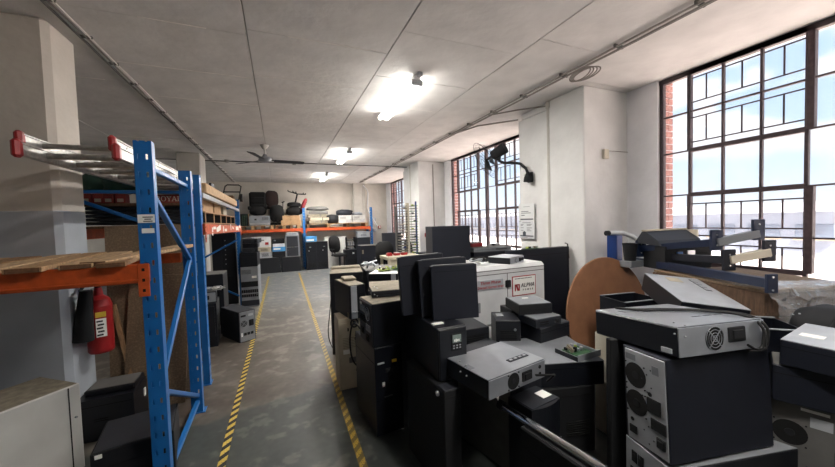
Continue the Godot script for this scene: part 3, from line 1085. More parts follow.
func make_left():
	# near rack: one end frame across the aisle side, a beam and planks running to the left
	var base := Vector3(-0.665, 0, -2.65)
	var t := thing("pallet_rack", "blue and orange foreground pallet rack with a slotted post, zigzag braces and a plank shelf", "rack", base)
	part("post", post_geo(1.97, 0.0, Vector3(0.013, 0, 0.42)), M["blue"], t)
	part("post", post_geo(1.95, 0.0, Vector3(-0.005, 0, -0.5)), M["blue"], t)
	brace(t, Vector3(0, 1.845, 0.37), Vector3(0, 1.83, -0.47))
	brace(t, Vector3(0, 1.74, 0.38), Vector3(0, 1.25, -0.47))
	brace(t, Vector3(0, 1.25, -0.47), Vector3(0, 0.58, 0.38))
	brace(t, Vector3(0, 0.58, 0.38), Vector3(0, 0.14, -0.47))
	brace(t, Vector3(0, 0.09, -0.47), Vector3(0, 0.05, 0.38))
	beam_with_plates(t, Vector3(0.015, 1.265, 0.46), Vector3(-2.4, 1.26, 0.46), 0.1, Vector3(0, 0, 1), "orange")
	var rb := Geo.new()
	rb.beam(Vector3(-0.05, 1.268, -0.46), Vector3(-0.735, 1.268, -0.46), 0.04, 0.075, 0.005)
	part("rear_beam", rb, M["orange"], t)
	for l in [[Vector3(0.013, 1.555, 0.457), Vector3(0.075, 0.045, 0.001)], [Vector3(0.018, 1.49, 0.457), Vector3(0.055, 0.026, 0.001)]]:
		var q := gbox(l[0], l[1])
		part("label_sticker", q, M["paper"], t)
	var lt := Geo.new()
	for k in 3:
		lt.box(Vector3(0.02, 1.563 - 0.011 * k, 0.458), Vector3([0.045, 0.03, 0.04][k], 0.005, 0.001))
	part("label_print", lt, M["ink"], t)

	# planks of the shelf
	var px := [-1.815, -1.665, -1.5, -1.34, -1.185, -1.02, -0.865, -0.78]
	for i in px.size():
		var g := Geo.new()
		var L = rng.randf_range(1.0, 1.12)
		g.box(Vector3.ZERO, Vector3(rng.randf_range(0.105, 0.128), 0.024, L), 0.003)
		var last = i == px.size() - 1
		var o := part("plank", g, M[["wood", "wood_pale", "wood_brown", "wood_pale"][i % 4]], self, Vector3(px[i], 1.324 + 0.02 * int(last), -2.66 + rng.randf_range(-0.03, 0.03)))
		o.rotation_degrees = Vector3(1.5 if last else 0.0, -11.0 if last else rng.randf_range(7.0, 10.0), 0)
		var e := gbox(Vector3(0, 0, L / 2 + 0.0008), Vector3(0.11, 0.02, 0.002))
		part("end_grain", e, M["wood_dark"], o)
		if last:
			tag(o, "pale shelf plank lying askew on the others, its end sticking out past the blue post", "plank", "")
		else:
			tag(o, "pale wooden shelf plank on the foreground rack, %s counting from the slotted post" % ["sixth", "fifth", "fourth", "third", "second", "first"][i - 0] if i < 6 else "pale wooden shelf plank on the foreground rack, half hidden under the askew one", "plank", "planks on the foreground rack")

	# extension ladder lying along the top of the racks
	base = Vector3(-0.95, 1.87, -4.0)
	t = thing("extension_ladder", "long aluminium extension ladder with red end caps lying across the tops of the racks", "ladder", base)
	for s in [[-1.125, 0.03, 1.92, -6.0], [-0.755, 0.03, 1.92, -6.0], [-1.195, 0.105, 1.76, -6.3], [-0.825, 0.105, 1.76, -6.3]]:
		var g := Geo.new()
		g.box(Vector3(s[0] - base.x, s[1], (s[2] + s[3] + 4.0) / 2 - 0.1), Vector3(0.024, 0.066, s[2] - s[3] - 4.0), 0.004)
		g.box(Vector3(s[0] - base.x, s[1] + 0.026, (s[2] + s[3] + 4.0) / 2 - 0.1), Vector3(0.034, 0.01, s[2] - s[3] - 4.0), 0.002)
		part("rail", g, M["aluminium"], t)
		var c := Geo.new()
		c.box(Vector3(s[0] - base.x, s[1], s[2] - 0.1), Vector3(0.034, 0.088, 0.045), 0.012)
		part("end_cap", c, M["red"], t)
	for sec in 2:
		for k in 14:
			var g := Geo.new()
			var z = [1.62, 1.5][sec] - 0.28 * k
			var x0 = [-1.125, -1.195][sec] - base.x
			var y = [0.03, 0.105][sec]
			g.cyl(Vector3(x0, y, z), Vector3(x0 + 0.385, y, z), 0.015, 0.015, 10)
			part("rung", g, M["aluminium"], t)

	# fire extinguisher on the pier
	base = Vector3(-1.31, 0.56, -3.3)
	t = thing("fire_extinguisher", "red fire extinguisher with a black hose horn hanging on the white pier", "extinguisher", base)
	var g := Geo.new()
	g.lathe(Vector3.ZERO, [Vector2(0, 0.0), Vector2(0.07, 0.0), Vector2(0.078, 0.015), Vector2(0.078, 0.36), Vector2(0.066, 0.41), Vector2(0.03, 0.44), Vector2(0.022, 0.5), Vector2(0, 0.5)], 28)
	part("cylinder", g, M["red"], t)
	g = Geo.new()
	g.cyl(Vector3(0, 0.49, 0), Vector3(0, 0.54, 0), 0.02)
	g.box(Vector3(0.03, 0.55, 0.02), Vector3(0.1, 0.014, 0.02), 0.004)
	g.box(Vector3(0.03, 0.575, 0.025), Vector3(0.12, 0.012, 0.022), 0.004)
	part("valve", g, M["black_matte"], t)
	g = Geo.new()
	g.tube([Vector3(-0.01, 0.52, 0.02), Vector3(-0.05, 0.54, 0.05), Vector3(-0.06, 0.5, 0.1), Vector3(-0.03, 0.45, 0.125)], 0.012)
	g.cyl(Vector3(-0.02, 0.5, 0.12), Vector3(-0.055, 0.13, 0.12), 0.036, 0.062, 16)
	part("hose_horn", g, M["black_matte"], t)
	g = Geo.new()
	g.xf = Transform3D(Basis(Vector3.UP, 0.45), Vector3.ZERO)
	g.box(Vector3(0.0, 0.2, 0.079), Vector3(0.06, 0.14, 0.003), 0.001)
	part("label_sticker", g, M["paper"], t)
	g = Geo.new()
	g.xf = Transform3D(Basis(Vector3.UP, 0.45), Vector3.ZERO)
	g.box(Vector3(0.0, 0.3, 0.079), Vector3(0.06, 0.04, 0.003), 0.001)
	part("instruction_band", g, M["yellow"], t)
	g = Geo.new()
	g.xf = Transform3D(Basis(Vector3.UP, 0.45), Vector3.ZERO)
	for k in 5:
		g.box(Vector3(-0.008 + 0.006 * (k % 2), 0.25 - 0.026 * k, 0.081), Vector3(0.036, 0.012, 0.001))
	part("label_print", g, M["ink"], t)
	g = Geo.new()
	g.box(Vector3(-0.085, 0.3, 0), Vector3(0.02, 0.06, 0.1), 0.003)
	part("wall_bracket", g, M["black_matte"], t)

	# white steel cabinet in the near corner
	unit("steel_cabinet", "white steel cabinet with a dusty top against the pier in the near left corner", "cabinet", Vector3(-1.52, 0, -2.62), Vector3(0, 51, 0), Vector3(0.56, 0.545, 0.38), "white_worn", [
		["front", "seam", 0.222, 0.0, 0.006, 0.53], ["front", "button", 0.25, 0.07, 0.007], ["top", "cover", 0, 0, 0.54, 0.36, "dust"]], "", 0.006)
	# black power units on the floor below the rack
	t = unit("power_unit", "black power unit with a raised lid on the floor beside the white pier", "power unit", Vector3(-1.21, 0, -3.17), Vector3(0, 2, 0), Vector3(0.33, 0.3, 0.3), "black", [
		["front", "slots", -0.02, 0.0, 0.08, 0.03], ["right", "label", 0.08, 0.05, 0.03, 0.06], ["front", "seam", 0, 0.1, 0.31, 0.004]])
	g = gbox(Vector3(0.01, 0.32, -0.03), Vector3(0.29, 0.045, 0.22), 0.008)
	part("lid", g, M["black"], t)
	g = gbox(Vector3(0.01, 0.3435, -0.03), Vector3(0.27, 0.003, 0.2), 0.001)
	part("top_cover", g, M["dust_grey"], t)
	unit("power_unit", "low black power unit with a small tag, on the floor just behind the slotted post", "power unit", Vector3(-0.85, 0, -2.53), Vector3(0, 10, 0), Vector3(0.37, 0.28, 0.38), "black_matte", [
		["top", "cover", 0, 0, 0.35, 0.36, "charcoal"], ["front", "label", -0.15, 0.12, 0.03, 0.02], ["front", "seam", 0, 0.05, 0.36, 0.004]])
	t = thing("bucket", "small blue plastic tub on the floor in front of the low black power unit", "tub", Vector3(-0.945, 0, -2.235))
	g = Geo.new()
	g.lathe(Vector3.ZERO, [Vector2(0, 0), Vector2(0.05, 0), Vector2(0.066, 0.19), Vector2(0.06, 0.19), Vector2(0.046, 0.01), Vector2(0, 0.01)], 24)
	part("tub", g, M["blue"], t)
	g = Geo.new()
	g.ring(Vector3(0, 0.19, 0), Vector3.UP, 0.068, 0.006, 24, 6)
	part("rim", g, M["blue"], t)
	# boards leaning behind the frame
	t = tag(part("chipboard_sheet", gbox(Vector3.ZERO, Vector3(0.6, 1.53, 0.018), 0.002), M["chipboard"], self, Vector3(-1.02, 0.767, -3.46)), "brown chipboard sheet standing upright behind the near rack", "board")
	t.rotation_degrees = Vector3(-3, 0, 0)
	t = tag(part("chipboard_sheet", gbox(Vector3.ZERO, Vector3(0.42, 1.1, 0.018), 0.002), M["chipboard"], self, Vector3(-0.98, 0.56, -3.40)), "darker board leaning in front of the taller chipboard sheet", "board")
	t.rotation_degrees = Vector3(-4, 3, -4)
	t = tag(part("batten", gbox(Vector3.ZERO, Vector3(0.035, 0.9, 0.02), 0.003), M["wood"], self, Vector3(-1.19, 0.45, -3.385)), "thin pale wooden batten leaning beside the fire extinguisher", "batten")
	t.rotation_degrees = Vector3(-5, 0, 10)

	# second rack along the aisle
	base = Vector3(-1.15, 0, -5.3)
	t = thing("pallet_rack", "second blue pallet rack along the aisle, with an orange beam and crammed shelves", "rack", base)
	for z in [1.62, -1.65]:
		for x in [0.45, -0.45]:
			part("post", post_geo(1.99, PI / 2 if x > 0 else -PI / 2, Vector3(x, 0, z)), M["blue"], t)
		brace(t, Vector3(-0.44, 1.83, z), Vector3(0.44, 1.83, z))
		brace(t, Vector3(-0.4, 1.76, z), Vector3(0.42, 1.38, z))
		brace(t, Vector3(0.42, 1.24, z), Vector3(-0.42, 0.78, z))
		brace(t, Vector3(-0.42, 0.7, z), Vector3(0.42, 0.2, z))
	beam_with_plates(t, Vector3(0.48, 1.48, 1.62), Vector3(0.48, 1.45, -1.66), 0.105, Vector3(1, 0, 0), "orange")
	g = Geo.new()
	g.beam(Vector3(0.47, 1.81, 1.55), Vector3(0.47, 1.79, -1.6), 0.04, 0.05, 0.004)
	part("upper_beam", g, M["zinc"], t)
	g = Geo.new()
	g.beam(Vector3(-0.47, 1.47, 1.6), Vector3(-0.47, 1.47, -1.6), 0.04, 0.1, 0.004)
	part("rear_beam", g, M["orange"], t)
	for k in 8:
		part("shelf_board", gbox(Vector3(-0.01, 1.525, 1.42 - 0.4 * k), Vector3(0.9, 0.02, 0.37), 0.002), M["wood_dark"], t)
	var pr := Geo.new()
	var zs := [1.25, 1.12, 0.86, 0.5, 0.3, -0.2, -0.45, -0.95, -1.15, -1.4]
	for k in zs.size():
		pr = Geo.new()
		pr.box(Vector3(0.5045, 1.47 + 0.012 * ((k * 3) % 4 - 1.5), zs[k]), Vector3(0.001, [0.085, 0.03, 0.06, 0.08, 0.04][k % 5], [0.06, 0.16, 0.3, 0.08, 0.2][k % 5]), 0.0, Basis(Vector3(1, 0, 0), 0.12 * (k % 3 - 1)))
		part("worn_sticker", pr, M["paper"], t)
	part("label_sticker", gbox(Vector3(0.487, 1.1, -1.65), Vector3(0.002, 0.14, 0.05)), M["paper"], t)
	# goods on the second rack
	tag(part("board", gbox(Vector3(-0.697, 1.9, -5.3), Vector3(0.065, 0.1, 2.7), 0.006), M["wood_pale"]), "long pale board lying along the top of the second rack", "board")
	t = thing("pigeonhole_tray", "long wooden tray divided into pigeonholes on the shelf of the second rack", "tray", Vector3(-0.85, 1.536, -5.3))
	part("bottom", gbox(Vector3(0, 0.006, 0), Vector3(0.3, 0.012, 2.5), 0.002), M["wood"], t)
	part("top", gbox(Vector3(0, 0.124, 0), Vector3(0.3, 0.012, 2.5), 0.002), M["wood"], t)
	for k in 6:
		var dv := part("divider", gbox(Vector3(-0.004, 0.065, -1.244 + 0.4976 * k), Vector3(0.29, 0.106, 0.014), 0.002), M["black_matte"], t)
		part("edge_strip", gbox(Vector3(0.146, 0.065, -1.244 + 0.4976 * k), Vector3(0.008, 0.106, 0.02), 0.002), M["wood_pale"], dv)
	part("back", gbox(Vector3(-0.145, 0.065, 0), Vector3(0.01, 0.106, 2.5)), M["wood_dark"], t)
	for k in 3:
		tag(part("carton", gbox(Vector3(0, 0.065, 0), Vector3(0.28, 0.13, [0.6, 0.5, 0.3][k]), 0.004), M[["cardboard", "cardboard", "beige"][k]], self, Vector3(-0.88, 1.668, [-4.45, -5.1, -5.75][k])), ["brown carton nearest the front on top of the pigeonhole tray", "brown carton in the middle of three on the pigeonhole tray", "pale carton at the far end of the pigeonhole tray"][k], "carton")
	# end of the rack behind the ladder: sacks and red cartons
	for k in 3:
		g = Geo.new()
		g.blob(Vector3.ZERO, Vector3(0.24, 0.2, 0.22), 0.25, 30 + k)
		tag(part("sack", g, M["green_bag"], self, Vector3(-1.5 + 0.16 * k, 1.93, -3.95 + 0.04 * k)), ["dark green plastic sack under the ladder, nearest the white pier", "dark green plastic sack under the ladder, middle of three", "dark green plastic sack under the ladder, nearest the slotted post"][k], "sack", "green sacks under the ladder")
	for k in 4:
		t = thing("red_carton", "small red and white carton under the ladder, %s from the white pier" % ["first", "second", "third", "fourth"][k], "carton", Vector3(-1.545 + 0.078 * k, 1.735, -3.85), Vector3(0, rng.randf_range(-4, 4), 0), "small red cartons under the ladder")
		part("box", gbox(Vector3(0, 0.045, 0), Vector3(0.072, 0.09, 0.12), 0.003), M["red_dull"], t)
		part("printed_panel", gbox(Vector3(0.0, 0.03, 0.0605), Vector3(0.045, 0.03, 0.001)), M["beige"], t)
	t = thing("red_carton", "long red carton lettered ROYAL on the dark shelf, seen between the two rack posts", "carton", Vector3(-0.97, 1.735, -3.88))
	part("box", gbox(Vector3(0, 0.042, 0), Vector3(0.4, 0.084, 0.16), 0.004), M["red_dull"], t)
	lettering("ROYAL", 0.062, M["cream"], t, Transform3D(Basis(), Vector3(0.02, 0.042, 0.081)), "lettering", false, 0.0, "Droid Serif")
	tag(part("shelf_plank", gbox(Vector3(-1.16, 1.722, -3.95), Vector3(0.84, 0.024, 0.5), 0.002), M["wood_dark"]), "dark shelf plank carrying the red cartons under the ladder", "plank")
	g = Geo.new()
	for k in 5:
		g.box(Vector3(-1.16, 1.56 + 0.033 * k, -4.1), Vector3(0.8, 0.028, 0.6), 0.004)
	tag(part("panel_stack", g, M["charcoal"]), "stack of dark flat panels lying below the red cartons on the second rack", "panels")
	# below its beam
	t = unit("server_cabinet", "tall black cabinet with a column of small lights just beyond the second rack", "cabinet", Vector3(-1.0, 0, -7.5), Vector3(0, 4, 0), Vector3(0.4, 1.36, 0.5), "black", [
		["front", "seam", -0.02, 0, 0.004, 1.2], ["front", "slots", 0.07, -0.3, 0.15, 0.3], ["front", "slots", -0.1, -0.3, 0.1, 0.3]])
	for k in 6:
		fit(t, face("front", 0.4, 1.36, 0.5), "button", 0.02, 0.55 - 0.09 * k, 0.009, 0, "silver")
	t = unit("printer", "black and grey printer lying on the tall black cabinet beyond the second rack", "printer", Vector3(-1.0, 1.362, -7.45), Vector3(0, 6, 0), Vector3(0.42, 0.1, 0.36), "black_matte", [
		["front", "plate", 0, 0.01, 0.3, 0.04, "grey_light"], ["top", "cover", 0, 0, 0.34, 0.3, "grey"], ["front", "slots", 0, -0.03, 0.25, 0.02]])
	unit("rack_unit", "grey dusty electronics case on the stack nearest the front under the second rack", "electronics case", Vector3(-1.0, 0.545, -5.0), Vector3(0, 8, 0), Vector3(0.42, 0.14, 0.4), "charcoal", [
		["front", "plate", 0, 0, 0.4, 0.12, "grey"], ["front", "socket", 0.1, 0, 0.06, 0.05], ["top", "cover", 0, 0, 0.4, 0.38, "dust_grey"]])
	unit("power_unit", "black power unit standing behind the grey case on the floor under the second rack", "power unit", Vector3(-0.95, 0, -5.5), Vector3(0, 0, 0), Vector3(0.4, 0.84, 0.42), "black", [
		["front", "slots", 0, 0.1, 0.3, 0.2], ["top", "cover", 0, 0, 0.38, 0.4, "dust_grey"], ["front", "label", 0.12, 0.24, 0.08, 0.04]])
	unit("power_unit", "black tower unit on the floor of the second rack, carrying the dusty grey case", "power unit", Vector3(-0.99, 0, -4.98), Vector3(0, 4, 0), Vector3(0.42, 0.543, 0.45), "black", [
		["front", "fascia", 0, 0.05, 0.38, 0.38], ["front", "slots", 0, -0.19, 0.3, 0.1], ["right", "slots", 0, 0, 0.3, 0.2]])
	for k in 3:
		t = thing("cable_bundle", "crumpled %s cable scraps on the case under the second rack" % ["pure white", "grey", "off-white"][k], "cables", Vector3(-0.9 + 0.08 * k, 0.69, -4.95 + 0.05 * k), Vector3.ZERO, "cable scraps under the second rack")
		g = Geo.new()
		var pts = []
		for i in 14:
			pts.append(Vector3(rng.randf_range(-0.08, 0.08), rng.randf_range(0.008, 0.05), rng.randf_range(-0.06, 0.06)))
		g.tube(pts, 0.005, 6)
		part("cable", g, M[["white", "grey", "white_worn"][k]], t)
	# the tower on the floor
	t = unit("power_unit", "charcoal tower unit with a grey socket panel standing on the floor beside the striped tape", "power unit", Vector3(-0.559, 0.0, -5.017), Vector3(0, 30, 0), Vector3(0.21, 0.4, 0.51), "charcoal", [
		["front", "plate", 0, 0, 0.19, 0.385, "grey"], ["front", "fan", -0.045, 0.04, 0.042], ["front", "socket", 0.05, 0.035, 0.06, 0.08],
		["front", "outlets", 0.01, -0.1, 0.13, 0.035], ["front", "block", -0.05, 0.14, 0.06, 0.022], ["front", "label", 0.045, 0.14, 0.06, 0.03, "grey_light"], ["front", "label", -0.075, -0.1, 0.02, 0.05], ["front", "screws", 0.17, 0.36]])
	# the machines at the far post
	t = unit("power_unit", "grey machine with rows of dark sockets on the floor beside the second rack", "power unit", Vector3(-0.53, 0.0, -7.05), Vector3(0, -3, 0), Vector3(0.29, 0.74, 0.45), "grey", [
		["front", "block", 0, 0.05, 0.28, 0.1], ["front", "outlets", 0, -0.08, 0.28, 0.06], ["front", "outlets", 0, -0.16, 0.28, 0.05], ["front", "slots", -0.05, 0.28, 0.16, 0.08], ["front", "label", 0.08, 0.18, 0.08, 0.04], ["front", "plate", 0, -0.3, 0.3, 0.1, "charcoal"]])
	unit("power_unit", "plain black box on top of the grey machine at the far post", "power unit", Vector3(-0.53, 0.742, -7.05), Vector3(0, -3, 0), Vector3(0.29, 0.26, 0.42), "black", [
		["front", "seam", 0, 0.08, 0.3, 0.004], ["top", "cover", 0, 0, 0.3, 0.4, "dust_grey"]])
	for k in 3:
		unit("rack_unit", ["lowest grey-green case in the small pile on the black box by the far post", "middle case in the small pile on the black box by the far post", "topmost case of the small pile by the far post"][k], "electronics case", Vector3(-0.52 + 0.02 * k, 1.004 + 0.085 * k, -7.02), Vector3(0, 4 - 6 * k, 0), Vector3(0.26, 0.083, 0.36), ["charcoal", "black_metal", "charcoal"][k], [
			["front", "slots", -0.05, 0, 0.14, 0.05], ["front", "socket", 0.1, 0, 0.04, 0.04]])
	# brown box and trolley on the top at the far end
	tag(part("carton", gbox(Vector3(-0.78, 1.99, -6.55), Vector3(0.16, 0.08, 0.2), 0.004), M["wood_dark"]), "brown box on top of the second rack at its far end", "carton")
	t = thing("hand_truck", "dark tubular hand truck on the second rack, its handle standing up", "hand truck", Vector3(-0.76, 1.96, -7.0))
	g = Geo.new()
	g.tube([Vector3(-0.12, 0.0, 0.5), Vector3(-0.12, 0.28, 0.0), Vector3(-0.09, 0.31, -0.02), Vector3(0.1, 0.31, -0.02), Vector3(0.14, 0.28, 0.0), Vector3(0.14, 0.0, 0.5)], 0.011, 8)
	g.tube([Vector3(-0.12, 0.16, 0.2), Vector3(0.14, 0.16, 0.2)], 0.011, 8)
	part("frame", g, M["black_matte"], t)
	for s in [-1, 1]:
		g = Geo.new()
		g.cyl(Vector3(0.01 + s * 0.15, 0.03, 0.5), Vector3(0.01 + s * 0.19, 0.03, 0.5), 0.07)
		part("wheel", g, M["rubber"], t)
	g = Geo.new()
	for k in 4:
		g.box(Vector3(-1.0 + 0.05 * k, 2.03, -5.6 + 0.05 * k), Vector3(0.03, 0.16, 0.24), 0.004)
	tag(part("book_stack", g, M["charcoal"]), "row of dark flat cases standing on top of the second rack", "cases")

# ------------------------------------------------------------------ the rack along the back wall
func make_back():
	var base := Vector3(0.95, 0, -11.95)
	var t := thing("pallet_rack", "blue and orange pallet rack standing along the back wall", "rack", base)
	for x in [-2.15, -0.17, 2.13]:
		for z in [0.3, -0.3]:
			part("post", post_geo(2.04 if z > 0 else 1.38, 0.0 if z > 0 else PI, Vector3(x, 0, z)), M["blue"], t)
		brace(t, Vector3(x, 1.3, 0.27), Vector3(x, 1.1, -0.27))
		brace(t, Vector3(x, 1.1, -0.27), Vector3(x, 0.5, 0.27))
		brace(t, Vector3(x, 0.2, 0.27), Vector3(x, 0.2, -0.27))
	for z in [0.335, -0.335]:
		var f = Vector3(0, 0, signf(z))
		beam_with_plates(t, Vector3(-2.1, 1.32, z), Vector3(-0.215, 1.32, z), 0.1, f, "orange")
		beam_with_plates(t, Vector3(-0.125, 1.31, z), Vector3(2.085, 1.31, z), 0.1, f, "orange")
	# pallets on the beams
	for i in 3:
		var x0 = [-1.1, -0.15, 1.15][i]
		t = thing("pallet", ["wooden pallet under the armchair on the back rack", "wooden pallet under the cartons on the back rack", "wooden pallet under the white boxes on the right bay of the back rack"][i], "pallet", Vector3([-0.62, 0.27, 1.9][i], 1.37, -11.93))
		var w = [0.95, 0.78, 2.1][i]
		for k in 5:
			part("deck_board", gbox(Vector3(0, 0.115, -0.3 + 0.15 * k), Vector3(w, 0.02, 0.11), 0.002), M["wood"], t)
		for k in 4:
			part("block", gbox(Vector3(-w / 2 + 0.06 + (w - 0.12) * k / 3.0, 0.052, 0), Vector3(0.1, 0.105, 0.68), 0.003), M["wood_dark"] if k % 2 == 0 else M["wood"], t)
	var y := 1.497
	# on the left bay
	t = thing("armchair", "black high-backed armchair standing on a grey box on the back rack", "armchair", Vector3(-0.6, y + 0.33, -11.9))
	var g := Geo.new()
	g.blob(Vector3(0, 0.14, 0.02), Vector3(0.5, 0.28, 0.5), 0.05, 1)
	part("seat", g, M["fabric_black"], t)
	g = Geo.new()
	g.box(Vector3(0, 0.44, -0.12), Vector3(0.5, 0.66, 0.17), 0.05)
	g.box(Vector3(0, 0.5, -0.025), Vector3(0.42, 0.2, 0.05), 0.022)
	g.box(Vector3(0, 0.27, -0.025), Vector3(0.42, 0.2, 0.05), 0.022)
	part("backrest", g, M["fabric_black"], t)
	for s in [-1, 1]:
		g = Geo.new()
		g.blob(Vector3(s * 0.24, 0.24, 0.02), Vector3(0.1, 0.12, 0.44), 0.04, 3)
		part("armrest", g, M["fabric_black"], t)
	unit("equipment_case", "grey steel case with a shiny edge under the black armchair on the back rack", "case", Vector3(-0.55, y, -11.85), Vector3.ZERO, Vector3(0.6, 0.31, 0.5), "grey", [
		["front", "plate", 0, -0.1, 0.56, 0.05, "silver"], ["front", "block", -0.12, 0.04, 0.06, 0.05], ["front", "slots", 0.16, 0.06, 0.18, 0.1]])
	t = thing("equipment_rack_case", "open black case holding green circuit boards, left end of the back rack", "case", Vector3(-0.98, y, -11.85))
	part("casing", gbox(Vector3(0, 0.19, -0.05), Vector3(0.24, 0.38, 0.4), 0.004), M["black"], t)
	for k in 3:
		part("circuit_board", gbox(Vector3(-0.06 + 0.05 * k, 0.18, 0.16), Vector3(0.012, 0.3, 0.03), 0.001), M["pcb"], t)
	part("wooden_side", gbox(Vector3(0.11, 0.19, 0.16), Vector3(0.02, 0.36, 0.02), 0.002), M["wood"], t)
	office_chair("dark brown office chair pushed against the black armchair on the back rack", Vector3(-0.14, 1.62, -12.05), Vector3(-4, 14, -3), "fabric_brown", "", false, 1.0)
	office_chair("black office chair with its back to the aisle on the back rack", Vector3(-0.06, 1.06, -11.9), Vector3(0, 184, 0), "fabric_black", "", false, 1.0)
	t = thing("office_chair", "upturned office chair with a maroon back and star base on the back rack", "office chair", Vector3(0.6, y + 0.31, -11.9))
	g = Geo.new()
	g.blob(Vector3(-0.1, 0.36, 0), Vector3(0.44, 0.16, 0.42), 0.06, 4)
	part("seat", g, M["fabric_black"], t)
	g = Geo.new()
	g.xf = Transform3D(Basis(Vector3(0, 0, 1), -0.4), Vector3(0.2, 0.33, 0))
	g.blob(Vector3(0, 0.0, 0), Vector3(0.13, 0.52, 0.4), 0.04, 6)
	part("backrest", g, M["maroon"], t)
	g = Geo.new()
	g.tube([Vector3(-0.05, 0.36, 0), Vector3(0.1, 0.2, 0), Vector3(0.18, 0.24, 0)], 0.022, 8)
	part("back_bracket", g, M["black_matte"], t)
	g = Geo.new()
	g.cyl(Vector3(-0.06, 0.4, 0), Vector3(0.02, 0.72, 0), 0.024)
	part("column", g, M["black_matte"], t)
	for k in 5:
		var a = TAU * k / 5.0 + 0.5
		var e = Vector3(cos(a), 0.12 + 0.22 * cos(a + 2.6), sin(a))
		g = Geo.new()
		g.beam(Vector3(0.02, 0.72, 0), Vector3(0.02, 0.72, 0) + e * 0.28, 0.035, 0.03, 0.006)
		var leg := part("base_leg", g, M["black_matte"], t)
		g = Geo.new()
		g.cyl(Vector3(0.005, 0.74, 0) + e * 0.29, Vector3(0.035, 0.74, 0) + e * 0.29, 0.028)
		part("castor", g, M["rubber"], leg)
	g = Geo.new()
	g.blob(Vector3(-0.1, 0.14, 0), Vector3(0.5, 0.28, 0.36), 0.2, 77)
	part("folded_cover", g, M["fabric_black"], t)
	for k in 4:
		tag(part("carton", gbox(Vector3(0, 0.075, 0), Vector3([0.3, 0.3, 0.3, 0.26][k], 0.15, 0.4), 0.004), M["cardboard"], self, Vector3([0.22, 0.53, 0.5, 0.25][k], y + [0.0, 0.0, 0.152, 0.152][k], -11.8)), ["lower left brown carton beside the blue post on the back rack", "lower right brown carton against the blue post on the back rack", "upper brown carton touching the blue post on the back rack", "upper left brown carton of the four on the back rack"][k], "carton")
	# on the right bay
	for k in 4:
		t = thing("paper_stack", ["lowest pale bundle of sheets left on the right bay of the back rack", "second pale bundle of sheets on the right bay of the back rack", "third bundle of sheets, slid to the right, on the right bay of the back rack", "grey green topmost bundle of sheets on the right bay of the back rack"][k], "bundle", Vector3(1.22 + 0.06 * (k % 2), y + 0.11 * k, -11.85), Vector3(0, 5 - 4 * k, 0))
		part("sheets", gbox(Vector3(0, 0.053, 0), Vector3(0.62, 0.1, 0.5), 0.01), M[["dust", "beige", "dust", "dust_grey"][k]], t)
		part("strap", gbox(Vector3(0.1, 0.053, 0), Vector3(0.03, 0.106, 0.506), 0.002), M["dust_grey"], t)
	g = Geo.new()
	g.blob(Vector3.ZERO, Vector3(0.72, 0.14, 0.3), 0.15, 8)
	tag(part("rolled_bag", g, M["dust_grey"], self, Vector3(1.25, y + 0.52, -11.8)), "long olive grey rolled bag on top of the paper bundles on the back rack", "bag")
	g = Geo.new()
	g.blob(Vector3.ZERO, Vector3(0.46, 0.32, 0.4), 0.18, 12)
	tag(part("bag", g, M["bag"], self, Vector3(1.73, y + 0.15, -11.8)), "black bag between the paper bundles and the white boxes on the back rack", "bag")
	for k in 2:
		t = unit("equipment_case", ["white steel case with dark slots, left of two on the back rack", "white steel case with papers on it, right of two on the back rack"][k], "case", Vector3(2.16 + 0.47 * k, y, -11.85), Vector3(0, -2 + 4 * k, 0), Vector3(0.45, 0.27, 0.45), "white_worn", [
			["front", "slots", -0.08, 0.05, 0.2, 0.08], ["front", "plate", 0.1, -0.06, 0.15, 0.08, "grey_light"], ["front", "seam", 0, -0.02, 0.44, 0.005]])
	g = Geo.new()
	g.blob(Vector3.ZERO, Vector3(0.56, 0.22, 0.42), 0.25, 15)
	tag(part("cloth_heap", g, M["charcoal"], self, Vector3(2.16, y + 0.37, -11.85)), "grey heap of cloth on the left white steel case of the back rack", "cloth")
	g = Geo.new()
	g.blob(Vector3.ZERO, Vector3(0.36, 0.12, 0.36), 0.3, 16)
	tag(part("scrap_heap", g, M["grey"], self, Vector3(2.63, y + 0.32, -11.85)), "small heap of grey scrap on the right white steel case of the back rack", "scrap")
	# standing on the floor under the beams
	for k in 2:
		unit("battery_cabinet", ["long low black cabinet on the floor under the left end of the back rack", "long low black cabinet on the floor beside the blue middle post of the back rack"][k], "cabinet", Vector3([-0.33, 0.32][k], 0, -11.45), Vector3(0, [2, -1][k], 0), Vector3([0.66, 0.6][k], [0.476, 0.466][k], 0.35), "black", [
			["front", "seam", 0, 0.18, 0.56, 0.004], ["front", "screws", 0.54, 0.4], ["top", "cover", 0, 0, 0.56, 0.33, "dust_grey"]])
	unit("equipment_case", "light grey flat case on the left long black cabinet", "case", Vector3(-0.53, 0.483, -11.5), Vector3(0, 1, 0), Vector3(0.56, 0.18, 0.3), "grey_light", [["front", "slots", 0.1, 0, 0.2, 0.1], ["front", "seam", 0, 0.06, 0.54, 0.004]])
	unit("equipment_case", "beige flat case on the light grey one under the back rack", "case", Vector3(-0.55, 0.665, -11.5), Vector3(0, -1, 0), Vector3(0.58, 0.15, 0.3), "beige", [["front", "slots", 0.1, 0, 0.2, 0.07], ["front", "seam", 0, 0.05, 0.54, 0.004]])
	t = unit("equipment_case", "white box with a red emblem and a dark end, on the beige case", "case", Vector3(-0.54, 0.817, -11.55), Vector3(0, 0, 0), Vector3(0.56, 0.32, 0.3), "white", [["front", "block", -0.22, 0.0, 0.09, 0.3], ["front", "label", 0.17, -0.05, 0.1, 0.08, "ink_red"], ["front", "label", 0.02, 0.06, 0.16, 0.03, "dust_grey"]])
